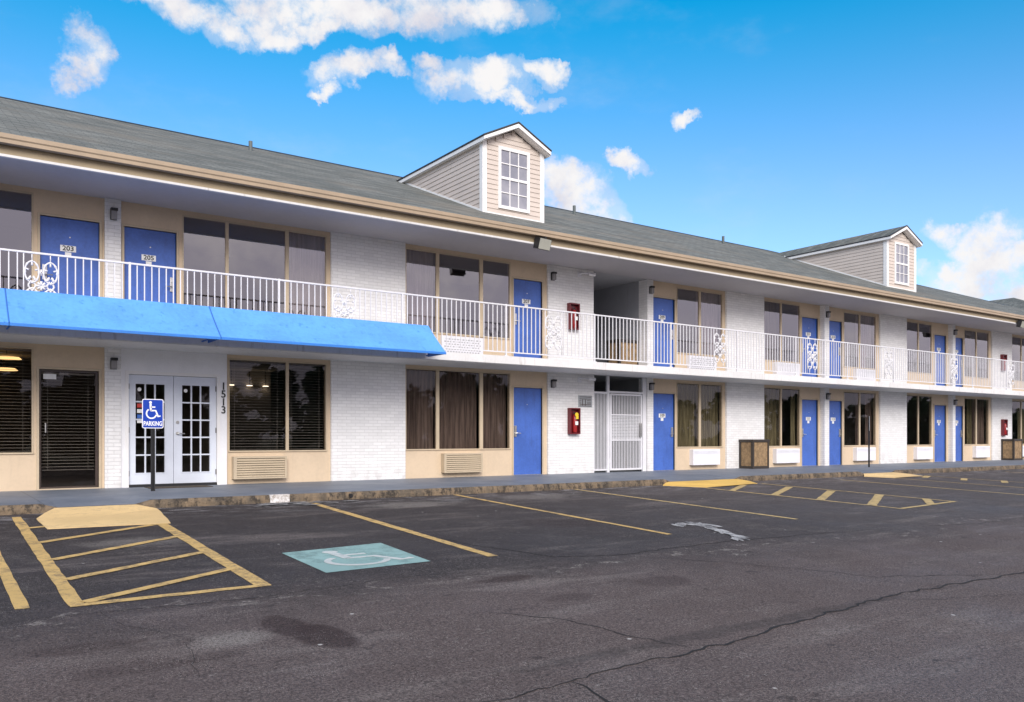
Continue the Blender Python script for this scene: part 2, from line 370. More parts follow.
# ------------------------------------------------------------------ mesh helpers
class MB:
    def __init__(s): s.bm = bmesh.new()
    def box(s, x0, x1, y0, y1, z0, z1, bev=0):
        r = bmesh.ops.create_cube(s.bm, size=1)
        vs = r['verts']
        for v in vs: v.co = Vector(((x0 + x1) / 2 + v.co.x * (x1 - x0), (y0 + y1) / 2 + v.co.y * (y1 - y0), (z0 + z1) / 2 + v.co.z * (z1 - z0)))
        if bev:
            es = list({e for v in vs for e in v.link_edges})
            bmesh.ops.bevel(s.bm, geom=es, offset=bev, segments=2, affect='EDGES', profile=.7)
        return s
    def hull(s, a, b):
        """prism joining polygon a (list) to polygon b"""
        n = len(a); va = [s.bm.verts.new(p) for p in a]; vb = [s.bm.verts.new(p) for p in b]
        s.bm.faces.new(va[::-1]); s.bm.faces.new(vb)
        for i in range(n): s.bm.faces.new((va[i], va[(i + 1) % n], vb[(i + 1) % n], vb[i]))
        return s
    def prism_x(s, prof, x0, x1):
        return s.hull([(x0, y, z) for y, z in prof], [(x1, y, z) for y, z in prof])
    def prism_y(s, prof, y0, y1):
        return s.hull([(x, y0, z) for x, z in prof], [(x, y1, z) for x, z in prof])
    def prism_z(s, prof, z0, z1):
        return s.hull([(x, y, z0) for x, y in prof], [(x, y, z1) for x, y in prof])
    def face(s, pts):
        s.bm.faces.new([s.bm.verts.new(p) for p in pts]); return s
    def tube(s, pts, r, seg=8, closed=False):
        pts = [Vector(p) for p in pts]; n = len(pts); rings = []
        for i, p in enumerate(pts):
            if closed: t = pts[(i + 1) % n] - pts[i - 1]
            else: t = pts[min(i + 1, n - 1)] - pts[max(i - 1, 0)]
            t.normalize()
            a = Vector((0, 1, 0)) if abs(t.y) < .9 else Vector((1, 0, 0))
            u = t.cross(a).normalized(); v = t.cross(u)
            rr = r[i] if isinstance(r, (list, tuple)) else r
            rings.append([s.bm.verts.new(p + (u * math.cos(2 * math.pi * k / seg) + v * math.sin(2 * math.pi * k / seg)) * rr) for k in range(seg)])
        for i in range(n if closed else n - 1):
            A, B = rings[i], rings[(i + 1) % n]
            for k in range(seg): s.bm.faces.new((A[k], A[(k + 1) % seg], B[(k + 1) % seg], B[k]))
        if not closed: s.bm.faces.new(rings[0][::-1]); s.bm.faces.new(rings[-1])
        return s
    def build(s, name, mat, parent=None, smooth=False, loc=None, mtx=None):
        bm = s.bm
        if mtx is not None: bmesh.ops.transform(bm, matrix=mtx, verts=bm.verts)
        bmesh.ops.recalc_face_normals(bm, faces=bm.faces)
        off = Vector((0, 0, 0))
        p = parent
        while p is not None: off += p.location; p = p.parent
        if loc is not None: off += Vector(loc)
        bmesh.ops.translate(bm, vec=-off, verts=bm.verts)
        me = bpy.data.meshes.new(name); bm.to_mesh(me); bm.free()
        if smooth:
            for f in me.polygons: f.use_smooth = True
        me.materials.append(mat)
        o = bpy.data.objects.new(name, me); COL.objects.link(o)
        if parent is not None: o.parent = parent
        if loc is not None: o.location = loc
        return o

def thing(name, label, cat, loc, group=None, rz=0):
    o = bpy.data.objects.new(name, None); COL.objects.link(o); o.location = loc; o.rotation_euler.z = rz
    o.empty_display_size = .2
    return tag(o, label, cat, group)
def tag(o, label, cat, group=None):
    o['label'] = label; o['category'] = cat
    if group: o['group'] = group
    return o
def structure(o): o['kind'] = 'structure'; return o
def copy_tree(src, parent=None, loc=None):
    c = src.copy(); COL.objects.link(c); c.parent = parent
    if loc is not None: c.location = loc
    for ch in src.children: copy_tree(ch, c)
    return c

def text_bm(txt, size, depth=.002, bold=0.0, sx=1.0):
    """lettering lying in the XZ plane facing -Y, centred on the origin"""
    cu = bpy.data.curves.new('lettering', 'FONT'); cu.body = txt; cu.size = size; cu.extrude = depth; cu.offset = bold
    cu.align_x = 'CENTER'; cu.align_y = 'CENTER'; cu.resolution_u = 3
    ob = bpy.data.objects.new('lettering_source', cu); COL.objects.link(ob)
    bpy.context.view_layer.update()
    me = bpy.data.meshes.new_from_object(ob.evaluated_get(bpy.context.evaluated_depsgraph_get()))
    bpy.data.objects.remove(ob); bpy.data.curves.remove(cu)
    bm = bmesh.new(); bm.from_mesh(me); bpy.data.meshes.remove(me)
    for v in bm.verts: v.co = Vector((v.co.x * sx, -v.co.z, v.co.y))
    return bm

def stroke(mb, pts, wd, f, h0, h1, closed=False):
    """flat stroke through 2-D points; f maps (a, b, height) to a 3-D point"""
    n = len(pts); L, Rr = [], []
    for i in range(n):
        a = Vector(pts[i - 1]) if (i > 0 or closed) else Vector(pts[i]); b = Vector(pts[(i + 1) % n]) if (i < n - 1 or closed) else Vector(pts[i])
        t = (b - a).normalized(); nn = Vector((-t.y, t.x)) * wd / 2
        L.append(Vector(pts[i]) + nn); Rr.append(Vector(pts[i]) - nn)
    for i in range(n if closed else n - 1):
        j = (i + 1) % n
        q = [L[i], L[j], Rr[j], Rr[i]]
        mb.hull([f(p.x, p.y, h0) for p in q], [f(p.x, p.y, h1) for p in q])

def arc(cx, cy, r, a0, a1, n=18):
    return [(cx + r * math.cos(R(a0 + (a1 - a0) * i / n)), cy + r * math.sin(R(a0 + (a1 - a0) * i / n))) for i in range(n + 1)]
def wheelchair(mb, f, h0, h1, w=.075):
    """access symbol in a unit box centred at 0 (x right, y up)"""
    stroke(mb, arc(-.12, .40, .035, 0, 360, 12)[:-1], .07, f, h0, h1, True)
    stroke(mb, [(-.12, .33), (-.10, -.02)], w * 1.2, f, h0, h1)
    stroke(mb, [(-.11, .16), (.12, .16)], w * .8, f, h0, h1)
    stroke(mb, [(-.12, -.02), (.14, -.02), (.27, -.33), (.38, -.29)], w, f, h0, h1)
    stroke(mb, arc(-.07, -.17, .25, 125, 345), w * .85, f, h0, h1)


# ------------------------------------------------------------------ levels
Z_G0, Z_G1 = 0.0, 2.53             # ground storey floor, ceiling
Z_U0, Z_U1 = 2.72, 5.21            # upper storey
KERB_Y, ZK, SL = -3.3, -.139, .0415
def lot_z(y): return ZK + SL * (max(y, -19.0) - KERB_Y)

def sheet(name, xs, ys, zf, mat):
    bm = bmesh.new(); g = [[bm.verts.new((x, y, zf(x, y))) for x in xs] for y in ys]
    for j in range(len(ys) - 1):
        for i in range(len(xs) - 1): bm.faces.new((g[j][i], g[j][i + 1], g[j + 1][i + 1], g[j + 1][i]))
    b = MB(); b.bm.free(); b.bm = bm
    return b.build(name, mat)

def far_z(x, y):
    if y > KERB_Y + .05: return -.17
    return lot_z(y) - .008
o = sheet('ground', [-900, -120, -60, 0, 60, 120, 900], [-900, -120, -19, KERB_Y, KERB_Y + .06, 60, 900], lambda x, y: far_z(x, y) - .004, M['ground']); structure(o)
o = sheet('parking_lot', [-45, 0, 40, 75], [-40, -19, KERB_Y + .04], lambda x, y: lot_z(y), M['asphalt']); structure(o)

# pavement with dropped stretches at the ramps
RAMPS = [(1.62, 2.62, .06), (13.75, 15.9, .06), (21.2, 22.6, .06)]
def drop(x, y):
    d = 0
    for x0, x1, dep in RAMPS:
        fx = 1.0 if x0 <= x <= x1 else max(0, 1 - (x0 - x if x < x0 else x - x1) / .22)
        fy = max(0, min(1, (-2.2 - y) / 1.1)); d = max(d, dep * fx * fy)
    return d
def walk_z(x, y): return -.012 * min(1, -y / 3.3) - drop(x, y)
xs = sorted(set([-30 + i * 1.0 for i in range(83)] + [x0 + k for x0, x1, _ in RAMPS for k in (-.22, 0)] + [x1 + k for x0, x1, _ in RAMPS for k in (.22, 0)]))
o = sheet('pavement', xs, [KERB_Y + .035, -2.75, -2.2, -1, 0.2], walk_z, M['walk']); structure(o)
bm = bmesh.new(); prev = None
N = 900
for i in range(N + 1):
    x = -30 + 82 * i / N
    zt = walk_z(x, KERB_Y) - .001
    wob = noise.noise(Vector((x * 1.7, 0, 0))) * .018 + noise.noise(Vector((x * 7, 3, 0))) * .012
    chip = max(0, noise.noise(Vector((x * 2.3, 9, 0)))) * .03
    col = [bm.verts.new(p) for p in ((x, KERB_Y + .06, zt - .01), (x, KERB_Y + .04, zt + .001), (x, KERB_Y + .015 + wob * .3, zt + .002 - chip * .3), (x, KERB_Y - .005 + wob, zt - .025 - chip), (x, KERB_Y - .02 + wob * 1.2, (zt + ZK) / 2), (x, KERB_Y - .03 + wob, ZK - .03))]
    if prev:
        for k in range(5): bm.faces.new((prev[k], col[k], col[k + 1], prev[k + 1]))
    prev = col
b = MB(); b.bm.free(); b.bm = bm; o = b.build('kerb', M['kerb']); structure(o)

# ramps up to the pavement
def ramp(label, bl, br, ml, mr, tl, tr, mat):
    b = MB()
    def P(p, z): return (p[0], p[1], z)
    g = lambda p: lot_z(p[1])
    top = [P(bl, g(bl) + .006), P(br, g(br) + .006), P(mr, g(mr) + .014), P(tr, -.072), P(tl, -.072), P(ml, g(ml) + .014)]
    bot = [P(p, g(p) - .03) for p in (bl, br, mr, tr, tl, ml)]
    v = [b.bm.verts.new(p) for p in top]; u = [b.bm.verts.new(p) for p in bot]
    c = b.bm.verts.new(((bl[0] + br[0]) / 2, -4.1, lot_z(-4.1) + .022))
    for i in range(6):
        b.bm.faces.new((v[i], v[(i + 1) % 6], c)); b.bm.faces.new((u[i], u[(i + 1) % 6], v[(i + 1) % 6], v[i]))
    bmesh.ops.subdivide_edges(b.bm, edges=b.bm.edges[:], cuts=3, use_grid_fill=True)
    for vv in b.bm.verts:
        vv.co.x += noise.noise(vv.co * 3.1) * .02; vv.co.y += noise.noise(vv.co * 2.3 + Vector((5, 5, 0))) * .02
    o = b.build('kerb_ramp', mat); tag(o, label, 'ramp', 'painted kerb ramps'); return o
ramp('cream kerb ramp at the head of the near hatched bay', (1.30, -4.95), (2.72, -5.03), (1.28, -3.95), (2.90, -3.45), (1.58, -3.28), (2.66, -3.28), M['rampyellow'])
ramp('deep yellow kerb ramp in front of the blue door beside the barred gate', (13.99, -4.11), (16.0, -3.85), (13.35, -3.42), (16.3, -3.42), (13.6, -3.28), (16.0, -3.28), M['rampdeep'])
ramp('pale cream kerb ramp furthest along, near the bare sign post', (21.4, -4.05), (23.0, -4.0), (20.95, -3.45), (23.3, -3.45), (21.2, -3.28), (22.7, -3.28), M['rampyellow'])

# ------------------------------------------------------------------ painted markings
def stripe(b, p, q, wd, h=.004, step=.25, jit=.006):
    p, q = Vector(p), Vector(q); L = (q - p).length; n = max(1, int(L / step)); t = (q - p) / L; nn = Vector((-t.y, t.x)) * wd / 2
    prev = None
    for i in range(n + 1):
        c = p + (q - p) * i / n
        a = c + nn * (1 + random.uniform(-1, 1) * jit / wd * 2); d = c - nn * (1 + random.uniform(-1, 1) * jit / wd * 2)
        cur = (b.bm.verts.new((a.x, a.y, lot_z(a.y) + h)), b.bm.verts.new((d.x, d.y, lot_z(d.y) + h)))
        if prev: b.bm.faces.new((prev[0], prev[1], cur[1], cur[0]))
        prev = cur
def marking(name, segs, mat, h=.004, **kw):
    b = MB()
    for k, (p, q, wd) in enumerate(segs): stripe(b, p, q, wd, h + k * .0006, **kw)
    o = b.build(name, mat); structure(o); return o
marking('parking_line', [((.655, -3.55), (.655, -9.27), .10)], M['yellow'])
marking('parking_line', [((5.24, -3.42), (5.10, -9.03), .125)], M['yellow'])
marking('parking_line', [((8.08, -3.36), (8.09, -8.75), .10)], M['yellow'])
marking('parking_line', [((10.92, -3.36), (11.12, -8.5), .10)], M['yellow_worn'])
marking('hatched_bay_marking', [((1.085, -3.62), (1.01, -9.33), .115), ((2.60, -5.04), (2.48, -9.33), .135), ((.96, -9.34), (2.54, -9.31), .10),
        ((1.1, -4.78), (1.33, -4.70), .11), ((1.1, -6.02), (2.52, -5.08), .11), ((1.09, -7.2), (2.52, -6.2), .11), ((1.07, -8.28), (2.50, -7.4), .11), ((1.07, -9.27), (2.47, -8.45), .11)], M['yellow'], step=.2)
marking('hatched_bay_marking', [((13.88, -4.2), (14.25, -8.4), .10), ((16.1, -3.9), (16.55, -8.15), .085), ((14.25, -8.38), (16.6, -8.13), .09),
        ((13.9, -4.87), (15.36, -4.0), .14), ((13.96, -5.88), (15.98, -4.76), .15), ((14.05, -6.87), (16.12, -5.73), .17), ((14.2, -7.84), (16.35, -6.7), .17), ((15.5, -8.25), (16.5, -7.6), .16)], M['yellow_worn'])
marking('parking_line', [((19.2, -3.9), (19.7, -8.4), .09)], M['yellow_worn'])
marking('hatched_bay_marking', [((21.3, -4.1), (21.9, -8.0), .07), ((23.2, -3.9), (23.9, -8.0), .07), ((22.4, -4.35), (23.2, -4.0), .16), ((22.6, -5.3), (23.4, -4.9), .16), ((22.9, -6.2), (23.7, -5.8), .16)], M['yellow_worn'])
marking('parking_line', [((28.0, -3.9), (28.5, -8.4), .09)], M['yellow_worn'])
marking('parking_line', [((31.0, -3.9), (31.5, -8.4), .09)], M['yellow_worn'])
b = MB()
q = [(3.185, -7.83), (4.42, -7.69), (4.35, -8.98), (3.175, -9.05)]
for i in range(6):
    for j in range(6):
        def bl(s, t_):
            a = Vector(q[0]).lerp(Vector(q[1]), s); c = Vector(q[3]).lerp(Vector(q[2]), s); return a.lerp(c, t_)
        pts = [bl(i / 6, j / 6), bl((i + 1) / 6, j / 6), bl((i + 1) / 6, (j + 1) / 6), bl(i / 6, (j + 1) / 6)]
        b.face([(p.x, p.y, lot_z(p.y) + .004) for p in pts])
bmesh.ops.remove_doubles(b.bm, verts=b.bm.verts, dist=.001)
structure(b.build('disabled_bay_panel', M['ada']))
b = MB()
wheelchair(b, lambda a, c, h: (3.80 + a * 1.25, -8.42 + c * 1.0, lot_z(-8.42 + c * 1.0) + h), .0065, .0085, .07)
structure(b.build('disabled_bay_symbol', M['adawhite']))
# remains of an old white arrow
b = MB()
axis = [(8.80, -8.15), (8.95, -8.12), (9.12, -8.10), (9.18, -8.25), (9.2, -8.4), (9.12, -8.55), (9.05, -8.7), (8.98, -8.85), (8.9, -9.0), (8.82, -9.15), (8.74, -9.3), (8.66, -9.42)]
for i, (ax_, ay_) in enumerate(axis * 3):
    px, py, r_ = ax_ + random.gauss(0, .05), ay_ + random.gauss(0, .04), random.uniform(.03, .12); th_ = random.uniform(.9, 1.5)
    ca, sa = math.cos(th_), math.sin(th_); pts = []
    for a_ in range(12):
        k = random.uniform(.55, 1.35); ex_, ey_ = math.cos(a_ / 12 * 6.283) * r_ * 1.9 * k, math.sin(a_ / 12 * 6.283) * r_ * .55 * k
        pts.append((px + ex_ * ca - ey_ * sa, py + ex_ * sa + ey_ * ca))
    b.face([(x, y, lot_z(y) + .004 + i * .0002) for x, y in pts])
structure(b.build('faded_arrow_marking', M['oldwhite']))
b = MB()
for i in range(46):
    x, y, r_ = 4.95 + random.gauss(0, .32), -3.42 - abs(random.gauss(0, .28)), random.uniform(.02, .10)
    if i < 9: x, y, r_ = 4.52 + i * .06, -3.40 - random.random() * .10, .10
    b.face([(x + math.cos(a_ / 9 * 6.283) * r_ * random.uniform(.6, 1.3) * 1.6, y + math.sin(a_ / 9 * 6.283) * r_ * random.uniform(.6, 1.3) * .8, lot_z(y) + .004 + i * .0003) for a_ in range(9)])
structure(b.build('spilled_paint', M['oldwhite']))
b = MB(); b.box(4.63, 4.95, KERB_Y - .045, KERB_Y + .05, ZK - .01, -.008, .008)
tag(b.build('painted_kerb_block', M['kerbwhite']), 'short white painted patch of kerb in front of the louvred air conditioner', 'kerb patch')
b = MB(); b.tube([(6.02, KERB_Y - .055, -.075), (6.02, KERB_Y + .03, -.07)], .035, 14)
tag(b.build('drain_outlet', M['black'], smooth=False), 'small dark round drain outlet in the kerb face', 'drain outlet')

# cracks
def crack(pts, wd, jit=.05, n=14):
    P = []
    for i in range(len(pts) - 1):
        a, c = Vector(pts[i]), Vector(pts[i + 1]); k = max(2, int((c - a).length * n))
        for j in range(k): P.append(a.lerp(c, j / k))
    P.append(Vector(pts[-1]))
    b = MB(); prev = None
    for i, p in enumerate(P):
        off = Vector((noise.noise(Vector((p.x * 4, p.y * 4, 1))), noise.noise(Vector((p.x * 4, p.y * 4, 7))))) * jit + Vector((random.uniform(-1, 1), random.uniform(-1, 1))) * jit * .38
        c = p + off; t = (P[min(i + 1, len(P) - 1)] - P[max(i - 1, 0)]).normalized()
        w_ = wd * random.uniform(.4, 1.05) * min(1, .3 + 4 * min(i, len(P) - 1 - i) / len(P)); nn = Vector((-t.y, t.x)) * w_ / 2
        cur = (b.bm.verts.new((*(c + nn), lot_z(c.y) + .0035)), b.bm.verts.new((*(c - nn), lot_z(c.y) + .0035)))
        if prev: b.bm.faces.new((prev[0], prev[1], cur[1], cur[0]))
        prev = cur
    structure(b.build('asphalt_crack', M['crack']))
crack([(2.3, -12.78), (3.14, -12.76), (3.43, -12.68), (4.12, -12.69), (4.81, -12.65), (5.94, -12.49), (7.31, -12.37), (9.6, -12.43), (13, -12.3), (18, -12.4)], .034)
crack([(3.14, -12.77), (3.12, -13.12), (3.0, -13.6)], .024)
crack([(3.6, -11.0), (4.0, -11.5), (4.12, -12.0), (4.29, -12.6)], .014)
crack([(5.14, -7.0), (5.3, -8.3), (5.7, -9.4), (6.4, -9.6), (8.2, -9.5), (11, -9.7)], .024)
crack([(.5, -9.65), (1.4, -9.7), (2.4, -9.75), (3.6, -9.55), (5.0, -9.7)], .012)
crack([(1.1, -9.5), (1.2, -10.1), (1.5, -10.7), (1.3, -11.6)], .005)
crack([(6.4, -9.6), (7.2, -10.6), (7.9, -11.8), (9.3, -12.4)], .014)
crack([(6.9, -12.40), (7.6, -12.75), (8.3, -12.95), (9.6, -13.1)], .008)
crack([(11, -9.7), (13.5, -10.1), (17, -10.0), (22, -10.3)], .014)


# ------------------------------------------------------------------ the motel
motel = thing('motel_building', 'long two storey white brick motel with blue doors, balcony walkway and grey shingle roof', 'building', (0, 0, 0))
X_L, X_R = -7.0, 49.3

def brick_wall(x0, x1, z0, z1, y0=-.04, y1=.30, name='brick_wall'):
    b = MB(); b.box(x0, x1, y0, y1, z0, z1); return b.build(name, M['brick'], motel)

def room(x0, x1, z0, z1, depth=3.6, mat='room'):
    b = MB(); y0, y1 = .125, depth
    b.face([(x0, y1, z0), (x1, y1, z0), (x1, y1, z1), (x0, y1, z1)])
    b.face([(x0, y0, z0), (x0, y1, z0), (x0, y1, z1), (x0, y0, z1)]); b.face([(x1, y0, z0), (x1, y1, z0), (x1, y1, z1), (x1, y0, z1)])
    b.face([(x0, y0, z0), (x1, y0, z0), (x1, y1, z0), (x0, y1, z0)]); b.face([(x0, y0, z1), (x1, y0, z1), (x1, y1, z1), (x0, y1, z1)])
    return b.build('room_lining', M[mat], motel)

def curtain(parent, x0, x1, z0, z1, mat, gap=None, y=.20):
    b = MB(); n = int((x1 - x0) / .014); prev = None; ph = random.random() * 6
    for i in range(n + 1):
        x = x0 + (x1 - x0) * i / n
        d = .016 * math.sin(x * 44 + ph + 1.2 * math.sin(x * 7)) + .005 * math.sin(x * 111 + ph)
        if gap and gap[0] < x < gap[1]: prev = None; continue
        cur = (b.bm.verts.new((x, y + d, z0)), b.bm.verts.new((x, y + d * .7, z1)))
        if prev: b.bm.faces.new((prev[0], cur[0], cur[1], prev[1]))
        prev = cur
    return b.build('curtain', M[mat], parent, smooth=True)

def blinds(parent, x0, x1, z0, z1, y=.17, pitch=.056, tilt=.003):
    b = MB(); z = z0
    while z < z1:
        b.prism_x([(y - .022, z - tilt), (y + .022, z + tilt), (y + .022, z + tilt + .003), (y - .022, z - tilt + .003)], x0, x1); z += pitch
    for xx in (x0 + .12 * (x1 - x0), x0 + .88 * (x1 - x0)): b.tube([(xx, y - .02, z0), (xx, y - .02, z1)], .003, 5)
    b.box(x0, x1, y - .025, y + .025, z1 - .03, z1)
    return b.build('blinds', M['blind'], parent)

def window(panes, z0, z1, kind, glass='glass', cover=None, zc=None):
    """panes: list of (x0,x1); one tan frame round them all"""
    panes = [(a - (.014 if i else 0), c + (.014 if i < len(panes) - 1 else 0)) for i, (a, c) in enumerate(panes)]
    X0, X1 = panes[0][0], panes[-1][1]
    b = MB(); f = .028
    b.box(X0 - f, X1 + f, .012, .115, z1, z1 + f); b.box(X0 - f, X1 + f, -.004, .115, z0 - f, z0)
    b.box(X0 - f, X0, .014, .115, z0, z1); b.box(X1, X1 + f, .014, .115, z0, z1)
    for i in range(len(panes) - 1): b.box(panes[i][1], panes[i + 1][0], .018, .07, z0, z1)
    w_ = b.build('window', M['frame'], motel)
    for i, (a, c) in enumerate(panes):
        g = MB(); g.box(a - .003, c + .003, .040, .046, z0 - .003, z1 + .003); g.build('pane', M[glass], w_)
        k = cover[i] if cover else None
        if k == 'blind': blinds(w_, a, c, z0 + .02, z1)
        elif k: 
            if isinstance(k, tuple): curtain(w_, a, c, z0 - .1, z1 + .02, k[0], gap=(a + (c - a) * k[1], a + (c - a) * k[2]))
            else: curtain(w_, a - .02, c + .02, z0 - .1, z1 + .02, k)
    return w_

PLATE = {}
def number_plate(parent, txt, x, z, y):
    b = MB(); b.box(x - .125, x + .125, y - .008, y, z - .052, z + .052, .003); b.box(x - .045, x + .045, y - .008, y - .001, z - .135, z - .06, .003)
    pl = b.build('number_plate', M['plate'], parent)
    return pl, txt
def door(x0, x1, z0, z1, txt=None, hinge='L', plate=True):
    """flat blue leaf in a tan frame; hinge is the side away from the handle"""
    d = MB(); d.box(x0 + .004, x1 - .004, .055, .10, z0 + .012, z1 - .004, .003); leaf = d.build('room_door', M['door'], motel)
    f = MB(); w_ = .04
    f.box(x0 - w_, x0, .0, .125, z0, z1 + w_); f.box(x1, x1 + w_, .0, .125, z0, z1 + w_); f.box(x0, x1, .001, .124, z1, z1 + w_); f.build('door_frame', M['frame'], leaf)
    f = MB(); f.box(x0, x1, .0, .12, z0 - .005, z0 + .012); f.build('threshold', M['metal'], leaf)
    hx = x1 - .075 if hinge == 'L' else x0 + .075; s = -1 if hinge == 'L' else 1
    h = MB(); h.box(hx - .035, hx + .035, .030, .054, z0 + .93, z0 + 1.20, .006)
    h.tube([(hx, .032, z0 + 1.02), (hx, -.012, z0 + 1.02), (hx + s * .02, -.022, z0 + 1.02), (hx + s * .12, -.022, z0 + 1.015)], .011, 8)
    h.box(hx - .022, hx + .022, .022, .031, z0 + 1.10, z0 + 1.15, .004)
    h.build('door_handle', M['metal'], leaf)
    h = MB(); h.tube([((x0 + x1) / 2, .054, z0 + 1.72), ((x0 + x1) / 2, .046, z0 + 1.72)], .012, 10); h.build('peephole', M['metal'], leaf)
    if plate:
        cx = x0 + (x1 - x0) * .47; cz = z0 + 1.52
        b = MB(); b.box(cx - .125, cx + .125, .046, .0545, cz - .055, cz + .055, .003); b.box(cx - .05, cx + .05, .046, .0545, cz - .145, cz - .065, .003); b.build('number_plate', M['plate'], leaf)
        if txt:
            t = MB(); t.bm.free(); t.bm = text_bm(txt, .118, .0015, .002, 1.05); t.build('room_number', M['ink'], leaf, mtx=Matrix.Translation((cx, .0435, cz)))
    return leaf

def infill(spans, x0, x1, zb, zt):
    """tan panel wall with openings: spans = [(xa, xb, za, zc)]"""
    b = MB(); ya, yb = .022, .12
    cuts = sorted(spans); x = x0
    for (a, c, za, zc) in cuts:
        if a > x: b.box(x, a, ya, yb, zb, zt)
        if za > zb + .001: b.box(a, c, ya, yb, zb, za)
        b.box(a, c, ya, yb, zc, zt); x = c
    if x1 > x: b.box(x, x1, ya, yb, zb, zt)
    return b.build('wall_panel', M['panel'], motel)

def ac_unit(x0, x1, z0, z1, kind):
    body = 'acbeige' if kind == 'louvre' else 'acwhite'; yf = -.13 if kind != 'grid' else -.06
    b = MB()
    if kind == 'louvre':
        b.box(x0, x1, yf + .03, .03, z0, z1, .006)
        b.box(x0, x0 + .06, yf, yf + .032, z0, z1); b.box(x1 - .04, x1, yf, yf + .032, z0, z1)
        b.box(x0 + .06, x1 - .04, yf, yf + .032, z1 - .035, z1); b.box(x0 + .06, x1 - .04, yf, yf + .032, z0, z0 + .03)
    else: b.box(x0, x1, yf, .03, z0, z1, .012)
    o = b.build('air_conditioner', M[body], motel)
    g = MB()
    if kind == 'louvre':
        n = 8; a0, a1 = z0 + .035, z1 - .04
        for i in range(n):
            z = a0 + (a1 - a0) * (i + .5) / n; g.prism_x([(yf - .002, z - .022), (yf + .028, z + .014), (yf + .028, z + .020), (yf - .002, z - .012)], x0 + .062, x1 - .042)
        g.build('louvres', M[body], o)
        k = MB(); k.box(x0 + .06, x1 - .04, yf + .024, yf + .0295, z0 + .03, z1 - .035); k.build('louvre_recess', M['acdark'], o)
    elif kind == 'grid':
        n = 6
        for j in range(n):
            for i in range(13):
                cx = x0 + .05 + (x1 - x0 - .1) * (i + .5 + (.5 if j % 2 else 0)) / 13.6; cz = z0 + .05 + (z1 - z0 - .1) * (j + .5) / n
                g.box(cx - .026, cx + .02, yf - .003, yf + .002, cz - .014, cz + .014)
        g.build('vent_slots', M['acslot'], o)
    else:
        for i in range(6): g.box(x0 + .04, x1 - .04, yf - .006, yf + .002, z1 - .05 - i * .014, z1 - .043 - i * .014)
        g.box(x0 + .03, x1 - .03, yf - .004, yf + .002, z0 + .03, z0 + .036)
        g.build('vent_slots', M['acwhite'], o)
    return o

DT_G, DT_U = 2.13, 4.765
WG = (.655, 2.435); WU = (3.30, 5.10)
def bay(x0, x1, floor, panes, doors, cover, kind='curt'):
    """one panel bay: doors = [(x0, x1, number, hinge, plate)]"""
    z0, z1 = (Z_G0, Z_G1) if floor == 'g' else (Z_U0, Z_U1)
    wz = WG if floor == 'g' else WU; dt = DT_G if floor == 'g' else DT_U
    sp = []
    if panes: sp.append((panes[0][0] - .02, panes[-1][1] + .02, wz[0] - .02, wz[1] + .02))
    for d in doors: sp.append((d[0], d[1], z0, dt))
    infill(sp, x0, x1, z0, z1)
    if panes: window(panes, wz[0], wz[1], kind, 'glassg' if floor == 'g' else 'glass', cover)
    for d in doors: door(d[0], d[1], z0 + (.0 if floor == 'g' else .0), dt, d[2], d[3], d[4])
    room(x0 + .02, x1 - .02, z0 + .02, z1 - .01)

# --- ground storey
brick_wall(X_L, -.60, Z_G0 - .1, Z_G1)
infill([(-.47, 1.64, WG[0] - .02, WG[1] + .02), (1.73, 2.67, 0, 2.10)], -.60, 2.76, 0, Z_G1)
window([(-.45, .55), (.63, 1.62)], WG[0], WG[1], '', 'glassg', ['blind', 'blind'])
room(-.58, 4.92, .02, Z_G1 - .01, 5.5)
# glazed single door with blind
b = MB(); b.box(1.735, 1.765, .05, .095, .02, 2.095); b.box(2.62, 2.665, .05, .095, .02, 2.095); b.box(1.765, 2.62, .051, .094, 2.06, 2.095); b.box(1.765, 2.62, .051, .094, .02, .05)
gd = b.build('glazed_door', M['darkframe'], motel); gd['label'] = 'dark framed glass door with a slatted blind behind it'
b = MB(); b.box(1.76, 2.63, .070, .076, .045, 2.065); b.build('pane', M['glassg'], gd)
blinds(gd, 1.77, 2.61, .34, 2.05, y=.13)
b = MB(); b.box(1.80, 2.0, .062, .0685, 1.93, 2.02); b.build('notice', M['plate'], gd)
b = MB(); b.tube([(1.83, .05, 1.0), (1.83, .02, 1.0), (1.83, .02, 1.16), (1.83, .05, 1.16)], .012, 8); b.build('door_handle', M['metal'], gd)
b = MB(); b.box(1.69, 1.73, .0, .125, 0, 2.14); b.box(2.67, 2.71, 0, .125, 0, 2.14); b.box(1.73, 2.67, .001, .124, 2.10, 2.14); b.box(1.73, 2.67, -.01, .12, 0, .02); b.build('door_frame', M['frame'], gd)

